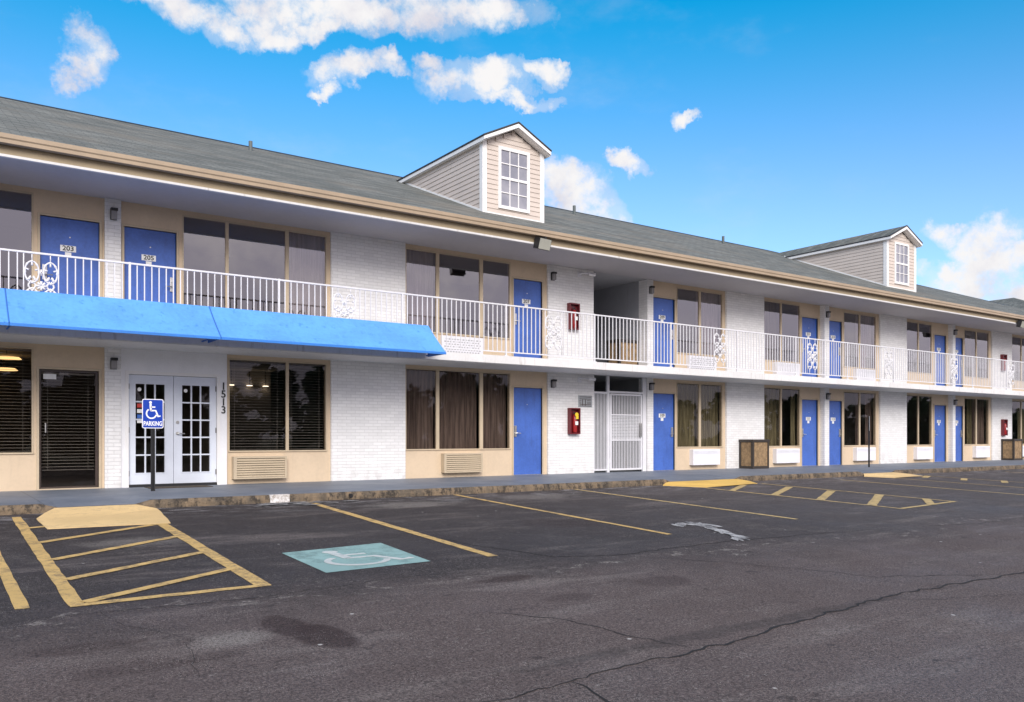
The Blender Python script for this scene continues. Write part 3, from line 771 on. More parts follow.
brick_wall(2.76, 3.03, -.1, Z_G1)
b = MB(); b.box(3.03, 3.10, -.02, .3, -.05, Z_G1); b.box(4.79, 4.93, -.02, .3, -.05, Z_G1); b.box(3.10, 4.79, -.02, .3, 2.13, Z_G1); b.build('plaster_wall', M['white'], motel)
def french_door(x0, x1, side):
    b = MB(); z0, z1 = .05, 2.065; gx0, gx1 = x0 + .12, x1 - .155 + (.035 if side == 'R' else 0); gz0, gz1 = .26, 1.90
    if side == 'R': gx0 = x0 + .15
    b.box(x0, gx0, .03, .075, z0, z1); b.box(gx1, x1, .03, .075, z0, z1); b.box(gx0, gx1, .031, .074, z0, gz0); b.box(gx0, gx1, .031, .074, gz1, z1)
    for i in (1, 2):
        x = gx0 + (gx1 - gx0) * i / 3; b.box(x - .013, x + .013, .030, .072, gz0, gz1)
    for i in (1, 2, 3, 4):
        z = gz0 + (gz1 - gz0) * i / 5; b.box(gx0, gx1, .032, .070, z - .013, z + .013)
    for (a, c, e, g) in ((gx0 - .02, gx0, gz0 - .02, gz1 + .02), (gx1, gx1 + .02, gz0 - .02, gz1 + .02)): b.box(a, c, .022, .031, e, g)
    b.box(gx0, gx1, .022, .032, gz0 - .02, gz0); b.box(gx0, gx1, .022, .032, gz1, gz1 + .02)
    o = b.build('french_door', M['doorwhite'], motel)
    b = MB(); b.box(gx0 - .003, gx1 + .003, .050, .056, gz0 - .003, gz1 + .003); b.build('pane', M['glassg'], o)
    if side == 'R':
        h = MB(); hx = x0 + .065
        h.tube([(hx, .03, .99), (hx, .018, .99)], .03, 14); h.tube([(hx, .02, .99), (hx, -.03, .99), (hx + .02, -.035, .99), (hx + .12, -.035, .985)], .011, 8); h.build('door_handle', M['metal'], o)
        h = MB(); h.tube([(hx, .03, 1.20), (hx, .010, 1.20)], .028, 14); h.build('deadbolt', M['metal'], o)
        c = MB(); c.tube([(gx0 + .07, .0495, 1.80), (gx0 + .07, .0485, 1.80)], .035, 14); c.build('notice', M['plate'], o)
    else:
        for k, (mm, zz) in enumerate((('stickred', 1.50), ('plate', 1.40), ('stickblue', 1.30), ('plate', 1.215))):
            c = MB(); c.box(gx0 + .03, gx0 + .15, .046, .0495, zz - .035, zz + .035); c.build('sticker', M[mm], o)
        c = MB(); c.tube([(gx0 + .07, .0495, 1.80), (gx0 + .07, .0485, 1.80)], .035, 14); c.build('notice', M['plate'], o)
    for z in (.25, 1.05, 1.85):
        h = MB(); xx = x0 + .004 if side == 'L' else x1 - .004; h.tube([(xx, .022, z - .05), (xx, .022, z + .05)], .009, 8); h.build('hinge', M['darkframe'], o)
    return o
french_door(3.165, 3.947, 'L'); french_door(3.955, 4.735, 'R')
b = MB(); b.box(3.10, 3.16, -.03, .09, 0, 2.13); b.box(4.74, 4.80, -.03, .09, 0, 2.13); b.box(3.16, 4.74, -.029, .089, 2.07, 2.13); b.build('door_surround', M['trim'], motel)
b = MB(); b.box(3.16, 4.74, -.03, .12, -.005, .045); b.build('threshold', M['black'], motel)
# street number 1513 reading downward
for i, ch in enumerate('1513'):
    t = MB(); t.bm.free(); t.bm = text_bm(ch, .20, .004, .003); t.build('street_number', M['ink'], motel, mtx=Matrix.Translation((4.862, -.027, 1.90 - i * .153)))

bay(4.93, 7.08, 'g', [(4.99, 6.11), (6.20, 6.98)], [], ['blind', 'blind'])
ac_unit(5.03, 6.09, .10, .54, 'louvre')
brick_wall(7.08, 8.82, -.1, Z_G1)
bay(8.82, 12.80, 'g', [(8.87, 9.62), (9.73, 10.80), (10.92, 11.67)], [(11.78, 12.65, None, 'R', False)], ['curt_brown'] * 3)
ac_unit(9.76, 10.80, .11, .55, 'louvre')
brick_wall(12.80, 14.28, -.1, Z_G1)
brick_wall(16.20, 16.42, -.1, Z_G1)
bay(16.42, 19.41, 'g', [(17.41, 18.28), (18.39, 19.27)], [(16.44, 17.30, '109', 'L', True)], ['curt_olive', 'curt_olive'])
ac_unit(17.9, 19.02, .13, .58, 'plain')
brick_wall(19.41, 21.12, -.1, Z_G1)
bay(21.12, 24.0, 'g', [(21.15, 21.97), (22.06, 22.94)], [(23.04, 23.88, '111', 'R', True)], ['curt_olive', ('curt_olive', .3, .75)])
ac_unit(21.6, 22.75, .12, .57, 'plain')
bay(24.25, 27.39, 'g', [(25.34, 26.20), (26.30, 27.20)], [(24.38, 25.2, '113', 'L', True)], [None, ('curt_brown', .2, .6)])
ac_unit(25.85, 26.97, .13, .58, 'plain')
brick_wall(27.39, 29.08, -.1, Z_G1)
bay(29.08, 32.05, 'g', [(29.11, 29.92), (30.01, 30.87)], [(31.04, 31.88, '115', 'R', True)], [None, None])
ac_unit(29.62, 30.70, .12, .57, 'plain')
bay(32.25, 35.37, 'g', [(33.29, 34.17), (34.27, 35.18)], [(32.37, 33.14, '117', 'L', True)], [('curt_olive', .0, .6), 'curt_brown'])
ac_unit(33.9, 35.0, .13, .58, 'plain')
brick_wall(35.37, 37.05, -.1, Z_G1)
bay(37.05, 40.0, 'g', [(37.10, 37.97), (38.06, 38.95)], [(39.05, 39.9, '119', 'R', True)], [None, 'curt_olive'])
ac_unit(37.6, 38.7, .12, .57, 'plain')
bay(40.2, 43.4, 'g', [(41.3, 42.2), (42.3, 43.2)], [(40.33, 41.15, '121', 'L', True)], ['curt_olive', None])
brick_wall(43.4, X_R, -.1, Z_G1)

# --- upper storey
brick_wall(X_L, -.60, Z_U0, Z_U1)
bay(-.60, 2.76, 'u', [(-.45, .55), (.63, 1.62)], [(1.745, 2.68, '203', 'R', True)], [None, None])
brick_wall(2.76, 3.03, Z_U0, Z_U1)
bay(3.03, 7.08, 'u', [(4.13, 4.90), (4.99, 6.10), (6.20, 6.98)], [(3.09, 4.0, '205', 'L', True)], [None, None, 'curt_pale'])
brick_wall(7.08, 8.82, Z_U0, Z_U1)
bay(8.82, 12.80, 'u', [(8.87, 9.62), (9.73, 10.80), (10.92, 11.67)], [(11.78, 12.65, '207', 'R', True)], ['curt_pale', None, None])
ac_unit(9.74, 10.86, 2.80, 3.24, 'grid')
brick_wall(12.80, 14.28, Z_U0, Z_U1)
brick_wall(16.20, 16.42, Z_U0, Z_U1)
bay(16.42, 19.41, 'u', [(17.41, 18.28), (18.39, 19.27)], [(16.44, 17.30, '209', 'L', True)], [None, 'curt_pale'])
ac_unit(17.8, 18.95, 2.80, 3.24, 'grid')
brick_wall(19.41, 21.12, Z_U0, Z_U1)
bay(21.12, 24.0, 'u', [(21.15, 21.97), (22.06, 22.94)], [(23.04, 23.88, '211', 'R', True)], ['curt_olive', None])
ac_unit(21.6, 22.75, 2.80, 3.24, 'plain')
bay(24.25, 27.39, 'u', [(25.34, 26.20), (26.30, 27.20)], [(24.38, 25.2, '213', 'L', True)], [None, 'curt_pale'])
ac_unit(25.85, 26.97, 2.80, 3.24, 'plain')
brick_wall(27.39, 29.08, Z_U0, Z_U1)
bay(29.08, 32.05, 'u', [(29.11, 29.92), (30.01, 30.87)], [(31.04, 31.88, '215', 'R', True)], [None, None])
bay(32.25, 35.37, 'u', [(33.29, 34.17), (34.27, 35.18)], [(32.37, 33.14, '217', 'L', True)], [('curt_olive', .0, .6), None])
brick_wall(35.37, 37.05, Z_U0, Z_U1)
bay(37.05, 40.0, 'u', [(37.10, 37.97), (38.06, 38.95)], [(39.05, 39.9, '219', 'R', True)], [None, None])
bay(40.2, 43.4, 'u', [(41.3, 42.2), (42.3, 43.2)], [(40.33, 41.15, '221', 'L', True)], [None, None])
brick_wall(43.4, X_R, Z_U0, Z_U1)
# brick piers between paired doors stand forward of the panels
for (a, c) in ((24.0, 24.25), (32.05, 32.25), (40.0, 40.2)):
    brick_wall(a, c, -.1, Z_G1, -.16, .3); brick_wall(a, c, Z_U0, Z_U1, -.16, .3)

# --- passage through the building
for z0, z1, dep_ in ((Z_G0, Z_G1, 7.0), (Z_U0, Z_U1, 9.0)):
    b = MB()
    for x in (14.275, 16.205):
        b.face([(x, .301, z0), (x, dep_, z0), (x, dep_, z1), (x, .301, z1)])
    b.face([(14.275, dep_, z0), (16.205, dep_, z0), (16.205, dep_, z1), (14.275, dep_, z1)])  # end wall added to keep light from entering at the back
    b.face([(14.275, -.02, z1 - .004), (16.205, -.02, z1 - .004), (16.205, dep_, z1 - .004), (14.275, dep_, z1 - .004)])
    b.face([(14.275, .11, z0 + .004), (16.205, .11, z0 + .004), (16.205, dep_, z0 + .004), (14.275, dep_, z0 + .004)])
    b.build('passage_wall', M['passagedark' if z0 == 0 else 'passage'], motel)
# white barred gate and side screen
b = MB()
b.box(14.285, 14.335, .0, .05, 0, 2.526); b.box(14.78, 14.86, -.005, .055, 0, 2.526); b.box(16.06, 16.19, .0, .05, 0, 2.526)
b.box(14.335, 14.78, .001, .049, 2.06, 2.11); b.box(14.86, 16.06, .001, .049, 2.09, 2.14); b.box(14.335, 14.78, .001, .049, .05, .09)
n = 9
for i in range(n):
    x = 14.335 + (.445) * (i + .5) / n; b.box(x - .008, x + .008, .014, .034, .09, 2.06)
b.build('gate_screen', M['railwhite'], motel)
b = MB(); g0, g1 = 14.885, 16.035
b.box(g0, g0 + .045, .0, .045, .05, 2.07); b.box(g1 - .045, g1, .0, .045, .05, 2.07)
for z in (.05, 2.03, .83, 1.50): b.box(g0 + .045, g1 - .045, .001, .044, z, z + (.045 if z in (.05, 2.03) else .03))
n = 19
for i in range(n):
    x = g0 + .045 + (g1 - g0 - .09) * (i + .5) / n; b.box(x - .008, x + .008, .012, .032, .095, 2.03)
gt = b.build('security_gate', M['railwhite'], motel)
b = MB(); n = 16
for i in range(n):
    z = .862 + .636 * (i + .5) / n; b.box(g0 + .046, g1 - .046, .033, .037, z - .0085, z + .0085)
b.build('gate_guard_panel', M['railwhite'], gt)
b = MB(); b.box(g1 - .10, g1 - .03, -.03, -.001, .93, 1.30, .006); b.tube([(g1 - .065, -.03, 1.05), (g1 - .065, -.08, 1.05), (g1 - .16, -.08, 1.04)], .011, 8); b.build('gate_lock', M['metal'], gt)
b = MB()
for z in (.3, 1.2, 1.9): b.tube([(14.873, -.012, z - .06), (14.873, -.012, z + .06)], .014, 8)
b.build('gate_hinge', M['railwhite'], gt)

# --- balcony slab
b = MB(); b.prism_x([(-1.30, 2.545), (-1.30, 2.715), (-1.285, 2.72), (.30, 2.72), (.30, 2.53), (-1.27, 2.53), (-1.27, 2.545)], X_L, X_R); b.build('balcony_slab', M['slabwhite'], motel)
# --- core, soffit, roof
b = MB(); b.box(X_L + .05, X_R - .05, .0, .3, Z_G1 - .0, Z_G1 + .01); b.bm.free()
b = MB(); b.box(X_L, X_L + .25, .3, 12.0, -.2, Z_U1); b.box(X_R - .25, X_R, .3, 12.0, -.2, Z_U1); b.box(X_L + .25, X_R - .25, 11.7, 12.0, -.2, Z_U1); b.build('outer_wall', M['brick'], motel)
b = MB(); b.box(X_L - .3, X_R + .3, -1.60, .30, Z_U1, Z_U1 + .02); b.build('soffit', M['soffit'], motel)
b = MB(); b.box(X_L, X_R, .30, 13.6, Z_U1 + .001, Z_U1 + .03); b.build('ceiling', M['passage'], motel)
EY, EZ, RY = -1.67, 5.535, 6.0
def ridge_z(x): return 8.73 if x < 29 else 8.73 - (x - 29) * .019
bm = bmesh.new(); prev = None
for x in [X_L - .35, 1.5, 10, 17, 29, 34.5, 40.5, X_R + .35]:
    rz_ = ridge_z(x); T = .05
    c = [bm.verts.new(p) for p in ((x, EY, EZ), (x, RY, rz_), (x, 2 * RY - EY, EZ), (x, 2 * RY - EY, EZ - T), (x, RY, rz_ - T * 1.1), (x, EY, EZ - T * .5))]
    if prev:
        for k in range(6): bm.faces.new((prev[k], prev[(k + 1) % 6], c[(k + 1) % 6], c[k]))
    else: bm.faces.new(c[::-1])
    prev = c
bm.faces.new(prev)
b = MB(); b.bm.free(); b.bm = bm; roof = b.build('roof', M['shingle'], motel)
b = MB(); b.box(X_L - .35, X_R + .35, EY - .012, EY + .02, EZ - .035, EZ - .008); b.build('drip_edge', M['shingle_edge'], roof)
b = MB()
xr = [X_L - .35, 17, 29, 34.5, 40.5, X_R + .35]
for i in range(len(xr) - 1):
    a, c = xr[i], xr[i + 1]
    b.hull([(a, RY - .13, ridge_z(a) - .045), (a, RY, ridge_z(a) + .022), (a, RY + .13, ridge_z(a) - .045)], [(c, RY - .13, ridge_z(c) - .045), (c, RY, ridge_z(c) + .022), (c, RY + .13, ridge_z(c) - .045)])
b.build('ridge_cap', M['shingle_edge'], roof)
b = MB(); b.prism_x([(EY + .0, 5.505), (EY - .135, 5.505), (EY - .135, 5.44), (EY - .12, 5.42), (EY - .12, 5.365), (EY, 5.365)], X_L - .35, X_R + .35); b.build('gutter', M['gutter'], motel)
b = MB(); b.box(X_L - .33, X_R + .33, -1.655, -1.60, 5.215, 5.50); b.build('fascia_board', M['fascia'], motel)
b = MB(); b.box(X_L - .33, X_R + .33, -1.662, -1.60, 5.19, 5.228); b.build('fascia_trim', M['slabwhite'], motel)
b = MB()
for x in (X_L, X_R):
    b.hull([(x, -.0, Z_U1 + .03), (x, 12.0, Z_U1 + .03), (x, RY, 8.3)], [(x + (.2 if x < 0 else -.2), -.0, Z_U1 + .03), (x + (.2 if x < 0 else -.2), 12.0, Z_U1 + .03), (x + (.2 if x < 0 else -.2), RY, 8.3)])
b.build('gable_wall', M['siding'], motel)
for (x, y, h) in ((6.99, 4.9, .01), (17.7, 4.9, .06), (25.0, 4.9, .06)):
    zb = EZ + (y - EY) * (8.73 - EZ) / (RY - EY)
    b = MB(); b.tube([(x, y, zb - .1), (x, y, zb + h + .22)], .05, 12); b.build('vent_pipe', M['pipe'], roof)

# --- dormers
def dormer(x0, x1):
    ye, zb = 0.0, 5.9; ze = 7.95; ap = 8.43; xm = (x0 + x1) / 2; yb = 5.6
    core = MB(); core.prism_y([(x0 + .02, zb), (x1 - .02, zb), (x1 - .02, ze - .03), (xm, ap - .13), (x0 + .02, ze - .03)], ye + .02, yb); d = core.build('dormer', M['siding'], motel)
    sd_ = MB(); ex = .115; z = 6.12
    slope = (ap - ze) / (xm - x0 + .08)
    while z < ap - .12:
        zt = z + ex
        hw = (x1 - x0) / 2 if zt < ze - .02 else max(.02, (ap - .10 - zt) / slope)
        if hw > .05:
            sd_.prism_x([(ye - .016, z), (ye + .03, z), (ye + .03, zt), (ye - .002, zt)], xm - hw, xm + hw)
        if zt < ze + .05:
            for s_, xx in ((-1, x0), (1, x1)):
                sd_.prism_y([(xx + s_ * .016, z), (xx - s_ * .03, z), (xx - s_ * .03, zt), (xx + s_ * .002, zt)], ye, yb)
        z = zt
    sd_.build('siding_boards', M['siding'], d)
    t = MB()
    for a, c in ((x0 - .022, x0 + .10), (x1 - .10, x1 + .022)): t.box(a, c, ye - .03, ye + .10, 5.95, ze - .0)
    t.box(x0 + .10, x1 - .10, ye - .022, ye + .02, 6.14, 6.25)
    # base flashing trim along the side on the roof slope
    k = (8.73 - EZ) / (RY - EY)
    for xx, s_ in ((x0, -1), (x1, 1)):
        y2 = 4.25; za, zc = EZ + (.1 - EY) * k, EZ + (y2 - EY) * k
        t.hull([(xx + s_ * .024, .1, za - .05), (xx + s_ * .024, .1, za + .045), (xx, .1, za + .045), (xx, .1, za - .05)], [(xx + s_ * .024, y2, zc - .05), (xx + s_ * .024, y2, zc + .045), (xx, y2, zc + .045), (xx, y2, zc - .05)])
    t.build('corner_trim', M['trim'], d)
    r = MB(); oh, fo, T = .095, -.20, .035
    for s_ in (-1, 1):
        xe = xm + s_ * ((x1 - x0) / 2 + oh); zl = ze + .02
        r.hull([(xm, fo, ap + .03), (xe, fo, zl), (xe, fo, zl - T), (xm, fo, ap + .03 - T)], [(xm, yb, ap + .03), (xe, yb, zl), (xe, yb, zl - T), (xm, yb, ap + .03 - T)])
    r.build('dormer_roof', M['shingle'], d)
    e = MB()
    for s_ in (-1, 1):
        xe = xm + s_ * ((x1 - x0) / 2 + oh); zl = ze + .02
        e.hull([(xm, fo - .03, ap + .042), (xe + s_ * .015, fo - .03, zl + .008), (xe + s_ * .015, fo - .03, zl - .02), (xm, fo - .03, ap + .01)], [(xm, fo + .02, ap + .042), (xe + s_ * .015, fo + .02, zl + .008), (xe + s_ * .015, fo + .02, zl - .02), (xm, fo + .02, ap + .01)])
        e.box(min(xe + s_ * .018, xe), max(xe + s_ * .018, xe), fo + .02, yb, zl - .022, zl + .006)
    e.build('dormer_drip_edge', M['shingle_edge'], d)
    f = MB()
    for s_ in (-1, 1):
        xe = xm + s_ * ((x1 - x0) / 2 + oh); zl = ze - .016
        f.hull([(xm, fo - .02, ap - .005), (xe, fo - .02, zl), (xe, fo - .02, zl - .075), (xm, fo - .02, ap - .098)], [(xm, fo + .015, ap - .005), (xe, fo + .015, zl), (xe, fo + .015, zl - .075), (xm, fo + .015, ap - .098)])
        f.box(min(xe, xe - s_ * .02), max(xe, xe - s_ * .02), fo + .016, yb, zl - .10, zl)
        xa = x0 if s_ < 0 else x1
        f.hull([(xm, fo + .016, ap - .085), (xe, fo + .016, zl - .085), (xe, fo + .016, zl - .095), (xm, fo + .016, ap - .1)], [(xm, ye, ap - .085), (xe, ye, zl - .085), (xe, ye, zl - .095), (xm, ye, ap - .1)])
        f.box(min(xe, xa), max(xe, xa), ye, yb, zl - .098, zl - .085)
    f.build('rake_board', M['trim'], d)
    wx0, wx1, wz0, wz1 = xm - .46, xm + .46, 6.38, 7.86
    g = MB(); fr = .075
    g.box(wx0, wx0 + fr, -.045, .03, wz0, wz1); g.box(wx1 - fr, wx1, -.045, .03, wz0, wz1); g.box(wx0 + fr, wx1 - fr, -.044, .029, wz1 - fr, wz1); g.box(wx0 + fr, wx1 - fr, -.05, .029, wz0, wz0 + fr)
    zm = (wz0 + wz1) / 2; a, c = wx0 + fr, wx1 - fr
    g.box(a, c, -.040, .0, zm - .03, zm + .03)
    for i in (1, 2):
        x = a + (c - a) * i / 3; g.box(x - .011, x + .011, -.038, -.018, wz0 + fr, zm - .03); g.box(x - .011, x + .011, -.038, -.018, zm + .03, wz1 - fr)
    for z in ((wz0 + fr + zm - .03) / 2, (wz1 - fr + zm + .03) / 2): g.box(a, c, -.037, -.019, z - .011, z + .011)
    g.build('dormer_window', M['trim'], d)
    p = MB(); p.box(a, c, -.0175, -.0165, wz0 + fr, zm - .03); p.box(a, c, -.0175, -.0165, zm + .03, wz1 - fr)
    p.build('dormer_pane', M['dormerglass'], d)
def mat_dormerglass():
    m, t, b, P = newmat('lavender_dormer_glass', .06, spec=.9)
    t.l.new(t.mix(t.ramp(t.noise(P, 1.5, 3), .4, .6), (.20, .205, .25), (.29, .29, .33)), b.inputs['Base Color']); return m  # opaque lavender-grey panes, tone varied by noise
M['dormerglass'] = mat_dormerglass()
dormer(10.88, 12.66); dormer(27.83, 29.70)

# --- railing
def ornament_bm(cx, y):
    b = MB(); zc = 3.33
    for s_ in (-1, 1):
        x = cx + s_ * .13
        for zo in (.215, -.215):
            b.tube([(x + .098 * math.cos(a / 40 * 6.283), y, zc + zo + .17 * math.sin(a / 40 * 6.283)) for a in range(40)], [.0135 if a % 5 else .022 for a in range(40)], 6, True)
            for k in range(5):
                a = R(18 + k * 72); b.tube([(x + .09 * math.cos(a), y, zc + zo + .16 * math.sin(a)), (x + .045 * math.cos(a), y - .004, zc + zo + .10 * math.sin(a))], [.012, .017], 6)
        b.tube([(x + .05 * math.cos(a / 12 * 6.283), y, zc + .05 * math.sin(a / 12 * 6.283)) for a in range(12)], .015, 6, True)
        for zo in (.215, -.215):
            for k in range(6):
                a = k / 6 * 6.283; b.tube([(x + .02 * math.cos(a), y, zc + zo * .45 + .02 * math.sin(a)), (x + .062 * math.cos(a), y - .006, zc + zo * .45 + .062 * math.sin(a))], [.010, .018], 6)
    for k in range(8):
        a = k / 8 * 6.283; b.tube([(cx, y - .004, zc), (cx + .075 * math.cos(a), y - .01, zc + .075 * math.sin(a))], [.010, .021], 6)
    for zo in (.215, -.215):
        b.tube([(cx - .04, y, zc + zo), (cx + .04, y, zc + zo)], .014, 6)
        b.tube([(cx, y, zc + zo * 1.0 + .05), (cx, y, zc + zo * 1.0 - .05)], .014, 6)
    for s_ in (-1, 1):
        b.tube([(cx + s_ * .245, y, 2.80), (cx + s_ * .245, y, 3.85)], .010, 6); 
        b.tube([(cx + s_ * .13, y, zc + .385), (cx + s_ * .13, y, 3.85)], .009, 6); b.tube([(cx + s_ * .13, y, zc - .385), (cx + s_ * .13, y, 2.81)], .009, 6)
    return b
orn = [1.63, 6.83, 12.02, 17.72, 21.80, 25.87, 30.02, 34.27, 38.5, 42.7]
posts = [2.94 + 2.58 * k for k in range(-3, 18)]
YR = -1.25
for i in range(len(posts) - 1):
    a, c = posts[i], posts[i + 1]
    b = MB()
    b.box(a + .018, c - .018, YR - .019, YR + .019, 3.835, 3.865, .004); b.box(a + .018, c - .018, YR - .011, YR + .011, 2.795, 2.82)
    n = 22
    for k in range(1, n):
        x = a + (c - a) * k / n
        if any(abs(x - q_) < .30 for q_ in orn): continue
        b.box(x - .0085, x + .0085, YR - .0085, YR + .0085, 2.82, 3.835)
    rl = b.build('railing_panel', M['railwhite'], motel)
    p = MB(); p.box(a - .018, a + .018, YR - .018, YR + .018, 2.72, 3.872, .003); p.box(a - .05, a + .05, YR - .03, YR + .05, 2.721, 2.732); p.build('railing_post', M['railwhite'], rl)
    for q_ in orn:
        if a < q_ < c: ornament_bm(q_, YR).build('scroll_ornament', M['railwhite'], rl, smooth=True)

# lit pendants in the lobby
def lobby_light(x, y, z, r_, mat, name, label):
    b = MB(); b.tube([(x, y, z), (x, y, z + r_ * .16)], [r_, r_ * .8], 20); 
    o = thing(name, label, 'lamp', (x, y, z - .0), 'lobby ceiling lights'); b.build('shade', M[mat], o)
    if name == 'pendant_lamp':
        c = MB(); c.tube([(x, y, z + r_ * .35), (x, y, Z_G1 - .02)], .008, 6); c.build('cord', M['black'], o)
lobby_light(1.34, 1.2, 2.34, .24, 'pendant', 'pendant_lamp', 'lit amber pendant lamp nearer the glass behind the far left blinds')
lobby_light(1.40, 2.6, 2.23, .24, 'pendant', 'pendant_lamp', 'lit amber pendant lamp further back behind the far left blinds')
for k, (x, lab) in enumerate(((6.08, 'left'), (6.51, 'middle'), (6.90, 'right'))):
    lobby_light(x, 3.5, 2.15, .075, 'downlight', 'pendant_lamp', lab + ' small lit lamp of three behind the blinds beside the house number')
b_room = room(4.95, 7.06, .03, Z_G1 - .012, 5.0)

# ------------------------------------------------------------------ blue awning
aw = thing('awning', 'bright blue sloping fabric awning fixed along the balcony edge over the entrance', 'awning', (1.0, -1.33, 2.6))
def aw_panel(x0, x1):
    b = MB(); n = 24; prev = None
    for i in range(n + 1):
        x = x0 + (x1 - x0) * i / n; sag = .018 * math.sin(math.pi * i / n * 3) ** 2
        prof = []
        for k in range(6):
            f = k / 5; y = -1.335 + (-2.05 + 1.335) * f; z = 3.23 + (2.62 - 3.23) * f - .02 * math.sin(math.pi * f) - sag * math.sin(math.pi * f)
            prof.append((x, y, z))
        cur = [b.bm.verts.new(p) for p in prof] + [b.bm.verts.new((p[0], p[1] + .008, p[2] - .008)) for p in prof[::-1]]
        if prev:
            m_ = len(cur)
            for k in range(m_): b.bm.faces.new((prev[k], prev[(k + 1) % m_], cur[(k + 1) % m_], cur[k]))
        else: b.bm.faces.new(cur[::-1])
        prev = cur
    b.bm.faces.new(prev)
    o = b.build('awning_panel', M['awning'], aw)
    h = MB(); h.box(x0, x1, -2.062, -2.045, 2.575, 2.618); h.build('awning_hem', M['awning_hem'], o)
    h = MB(); prev = None
    for k in range(6):
        f = k / 5; y = -1.335 + (-2.05 + 1.335) * f; z = 3.23 + (2.62 - 3.23) * f - .02 * math.sin(math.pi * f)
        cur = [h.bm.verts.new(p) for p in ((x1 - .004, y - .004, z + .004), (x1 + .016, y - .004, z + .004), (x1 + .016, y + .006, z - .012), (x1 - .004, y + .006, z - .012))]
        if prev:
            for q_ in range(4): h.bm.faces.new((prev[q_], prev[(q_ + 1) % 4], cur[(q_ + 1) % 4], cur[q_]))
        prev = cur
    if x1 < 8: h.build('awning_seam', M['awning_dark'], o)
for a, c in ((-5.2, -1.98), (-1.97, 1.12), (1.13, 4.22), (4.23, 8.66)): aw_panel(a, c)
b = MB()
for x in (-5.2, 4.2, 8.64):
    b.hull([(x, -1.34, 3.16), (x, -2.02, 2.58), (x, -1.34, 2.58)], [(x + .012, -1.34, 3.16), (x + .012, -2.02, 2.58), (x + .012, -1.34, 2.58)])
b.build('awning_gusset', M['awning_dark'], aw)
b = MB()
for x in (-5.0, -1.95, 1.15, 4.1, 8.6): b.tube([(x, -1.36, 2.60), (x, -2.02, 2.60)], .014, 8); b.tube([(x, -1.37, 3.10), (x, -2.00, 2.585)], .014, 8)
b.tube([(-5.1, -2.03, 2.60), (8.62, -2.03, 2.60)], .014, 8); b.build('awning_frame', M['awning_dark'], aw)

# ------------------------------------------------------------------ wall lamps
def wall_lamp_proto():
    o = thing('wall_lamp', '', 'wall lamp', (0, 0, 0), 'small wall lamps beside the doors')
    b = MB(); b.box(-.055, .055, -.03, 0, -.10, .10, .008); b.box(-.06, .06, -.115, -.028, .055, .105, .012); b.build('lamp_housing', M['black'], o)
    b = MB(); b.box(-.048, .048, -.10, -.029, -.095, .054, .014); b.build('lamp_lens', M['lens'], o); return o
lp = wall_lamp_proto()
LAMPS = [(2.90, -.042, 2.24, 'small wall lamp on the narrow brick pier between the glass door and the french doors'),
         (2.90, -.042, 4.93, 'small wall lamp on the brick pier between doors 203 and 205'),
         (12.93, -.042, 2.25, 'small black wall lamp on the ground floor pier above the fire extinguisher cabinet'),
         (12.93, -.042, 4.92, 'small black wall lamp beside door 207, above the balcony extinguisher cabinet'),
         (16.31, -.042, 2.30, 'small black wall lamp on the slim brick pier right of the barred gate'),
         (16.31, -.042, 4.92, 'small black wall lamp beside door 209, at the upper passage opening'),
         (24.12, -.162, 2.25, 'small wall lamp on the ground floor pier between the paired doors behind the bare post'),
         (24.12, -.162, 4.90, 'small wall lamp on the upper pier above the bare sign post'),
         (32.15, -.162, 2.25, 'tiny wall lamp on the furthest ground floor pier, just left of the far litter bin'),
         (32.15, -.162, 4.90, 'tiny wall lamp on the furthest upper pier, below the second dormer')]
for i, (x, y, z, lab) in enumerate(LAMPS):
    o = lp if i == 0 else copy_tree(lp)
    o.location = (x, y, z); o['label'] = lab

# floodlights under the eave
fl = thing('floodlight', 'square floodlight under the eave beside the first dormer, above door 207', 'floodlight', (0, 0, 0), 'floodlights under the roof edge')
b = MB(); b.box(-.02, .02, -.06, .12, -.02, .06); b.prism_x([(-.06, .02), (.10, .04), (.12, -.20), (-.02, -.22)], -.19, .19); b.build('lamp_housing', M['black'], fl)
b = MB(); b.prism_x([(-.072, .012), (-.058, .013), (-.021, -.212), (-.035, -.213)], -.17, .17); b.build('lamp_glass', M['floodlens'], fl)
fl.location = (11.32, -1.80, 5.28); fl.rotation_euler = (R(8), 0, R(8))
f2 = copy_tree(fl); f2.location = (33.9, -1.80, 5.26); f2['label'] = 'square floodlight under the eave at the far right end of the photo'

